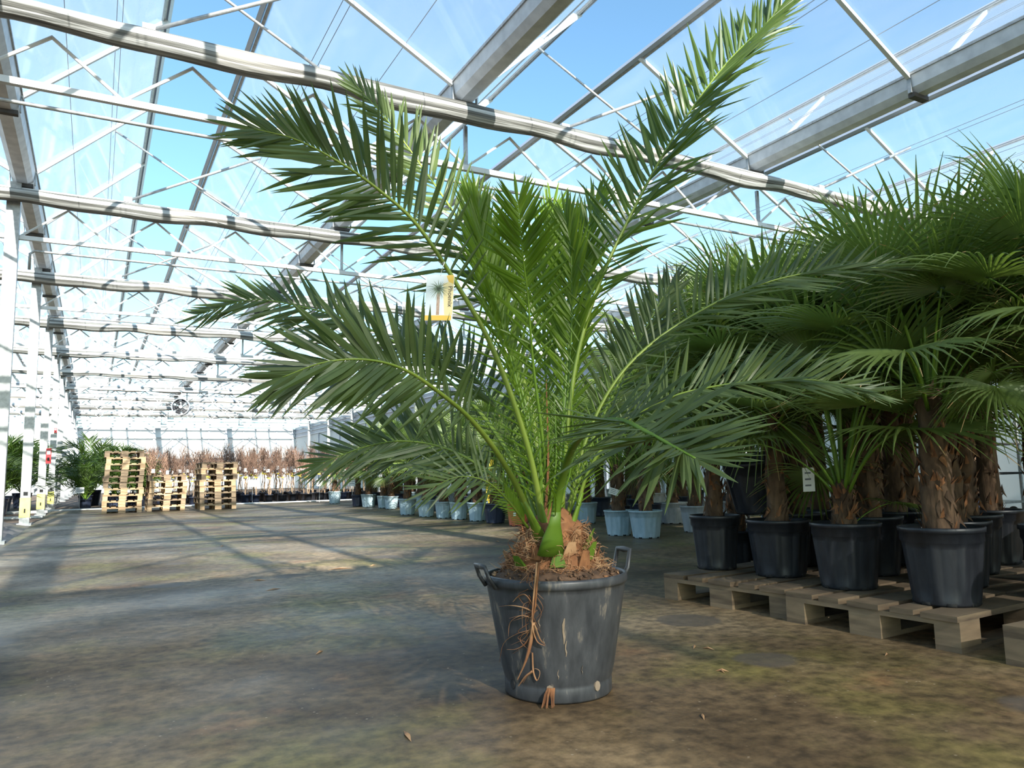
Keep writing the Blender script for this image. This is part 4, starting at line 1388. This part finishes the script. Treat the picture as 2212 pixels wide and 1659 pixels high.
# ------------------------------------------------------------------ ground sheet, junk, red box, racks
b = MB()
vs, fs = [], []
nx, ny = 26, 60
for i in range(nx + 1):
    for j in range(ny + 1):
        x = -.9 + .95 * i / nx; y = 9.5 + 7.5 * j / ny
        f = math.sin(math.pi * i / nx) * math.sin(math.pi * j / ny) ** .5
        vs.append((x + .05 * noise.noise(Vector((x * 3, y * 3, 5))), y, -.03 + f * (.05 + .10 * max(0, noise.noise(Vector((x * 4, y * 2.5, 1)))) + .05 * abs(noise.noise(Vector((x * 11, y * 9, 3)))))))
for i in range(nx):
    for j in range(ny):
        q = i * (ny + 1) + j
        fs.append((q, q + ny + 1, q + ny + 2, q + 1))
b.add(vs, fs, 'sheet')
tag(b.obj('ground_sheet', None, True), 'crumpled dark plastic sheet on the ground around the left column feet', 'sheet')
def ladle(px, py, yy, dims, mat, name, label, cat):
    p = at(px, py, 1); d = p - CAM; q = CAM + d * ((yy - CAM.y) / d.y)
    b = MB(); x, y, z = dims
    b.box((-x / 2, -y / 2, -z / 2), (x / 2, y / 2, z / 2), mat)
    b.box((-x * .35, -y / 2 - .006, z * .1), (x * .35, -y / 2, z * .35), 'paper')
    b.box((-x * .2, -y / 2 - .02, -z * .3), (x * .2, -y / 2, -z * .1), 'hole')
    o = b.obj(name, None, False, q)
    tag(o, label, cat)
ladle(105, 985, Y0 + DY * 3 - .12, (.10, .08, .34), 'red', 'control_box', 'red control box fixed to a left column', 'box')
ladle(120, 930, Y0 + DY * 4 - .1, (.07, .06, .12), 'red', 'alarm_box', 'small red box high on a left column', 'box')
for i, (x, y) in enumerate(((11.9, 6.5), (11.9, 8.6), (11.9, 10.7), (11.9, 4.4), (11.9, 2.4))):
    r = thing('plant_trolley', 'tall metal plant trolley against the right wall, %s from the near end' % ORD[[2, 3, 4, 1, 0][i]], 'trolley', (x, y, 0), 0, 'plant trolleys at the right wall')
    for sx in (-.28, .28):
        for sy in (-.65, .65):
            b = MB(); b.box((sx - .015, sy - .015, .06), (sx + .015, sy + .015, 1.9), 'galv'); b.obj('upright', r)
    for z in (.16, .55, .95, 1.35):
        b = MB(); b.box((-.3, -.67, z), (.3, .67, z + .03), 'hole' if z > .2 else 'galv'); b.obj('shelf', r)
    for sx in (-.22, .22):
        for sy in (-.55, .55):
            b = MB(); b.tube([(sx - .015, sy, .055), (sx + .015, sy, .055)], .055, 'seal', 14); b.obj('wheel', r)
# teal bucket
p = at(1872, 1042, 1); d = p - CAM; q = CAM + d * (5.9)
r = thing('teal_bucket', 'teal bucket standing behind the palms on the right', 'bucket', (6.75, 3.5, 0))
b = MB(); b.lathe([(.1, 0), (.14, .3), (.15, .3), (.15, .31), (.135, .31), (.095, .02), (.002, .02)], 'teal', 24); b.obj('body', r, True)
b = MB(); b.tube([(.14, 0, .3), (.1, 0, .42), (0, 0, .46), (-.1, 0, .42), (-.14, 0, .3)], .004, 'galv', 5); b.obj('bail', r)

# dry leaf scraps on the floor
for i, (x, y, s) in enumerate([(560, 1254, .05), (590, 1274, .06), (735, 1229, .1), (805, 1222, .05), (1500, 1398, .035), (1530, 1402, .03), (1560, 1450, .025), (1518, 1549, .03), (480, 1180, .03), (390, 1195, .03), (1075, 1170, .04), (1560, 1452, .02), (880, 1590, .05), (690, 1410, .03), (1915, 1415, .02)]):
    p = ground(x, y)
    b = MB()
    rr3 = random.Random(i)
    a = rr3.uniform(0, 3)
    d = Vector((math.cos(a), math.sin(a), 0)); n2 = Vector((-d.y, d.x, 0))
    b.add([d * -s, n2 * s * .16 + Vector((0, 0, .006)), d * s, n2 * -s * .16 + Vector((0, 0, .004)), Vector((0, 0, .010)), Vector((0, 0, .001))],
          [(0, 1, 4), (1, 2, 4), (2, 3, 4), (3, 0, 4), (1, 0, 5), (2, 1, 5), (3, 2, 5), (0, 3, 5)], 'fibre_light')
    o = b.obj('leaf_scrap', None, False, p)
    tag(o, 'dry brown leaf scrap lying on the concrete floor', 'leaf scrap', 'leaf scraps on the floor')
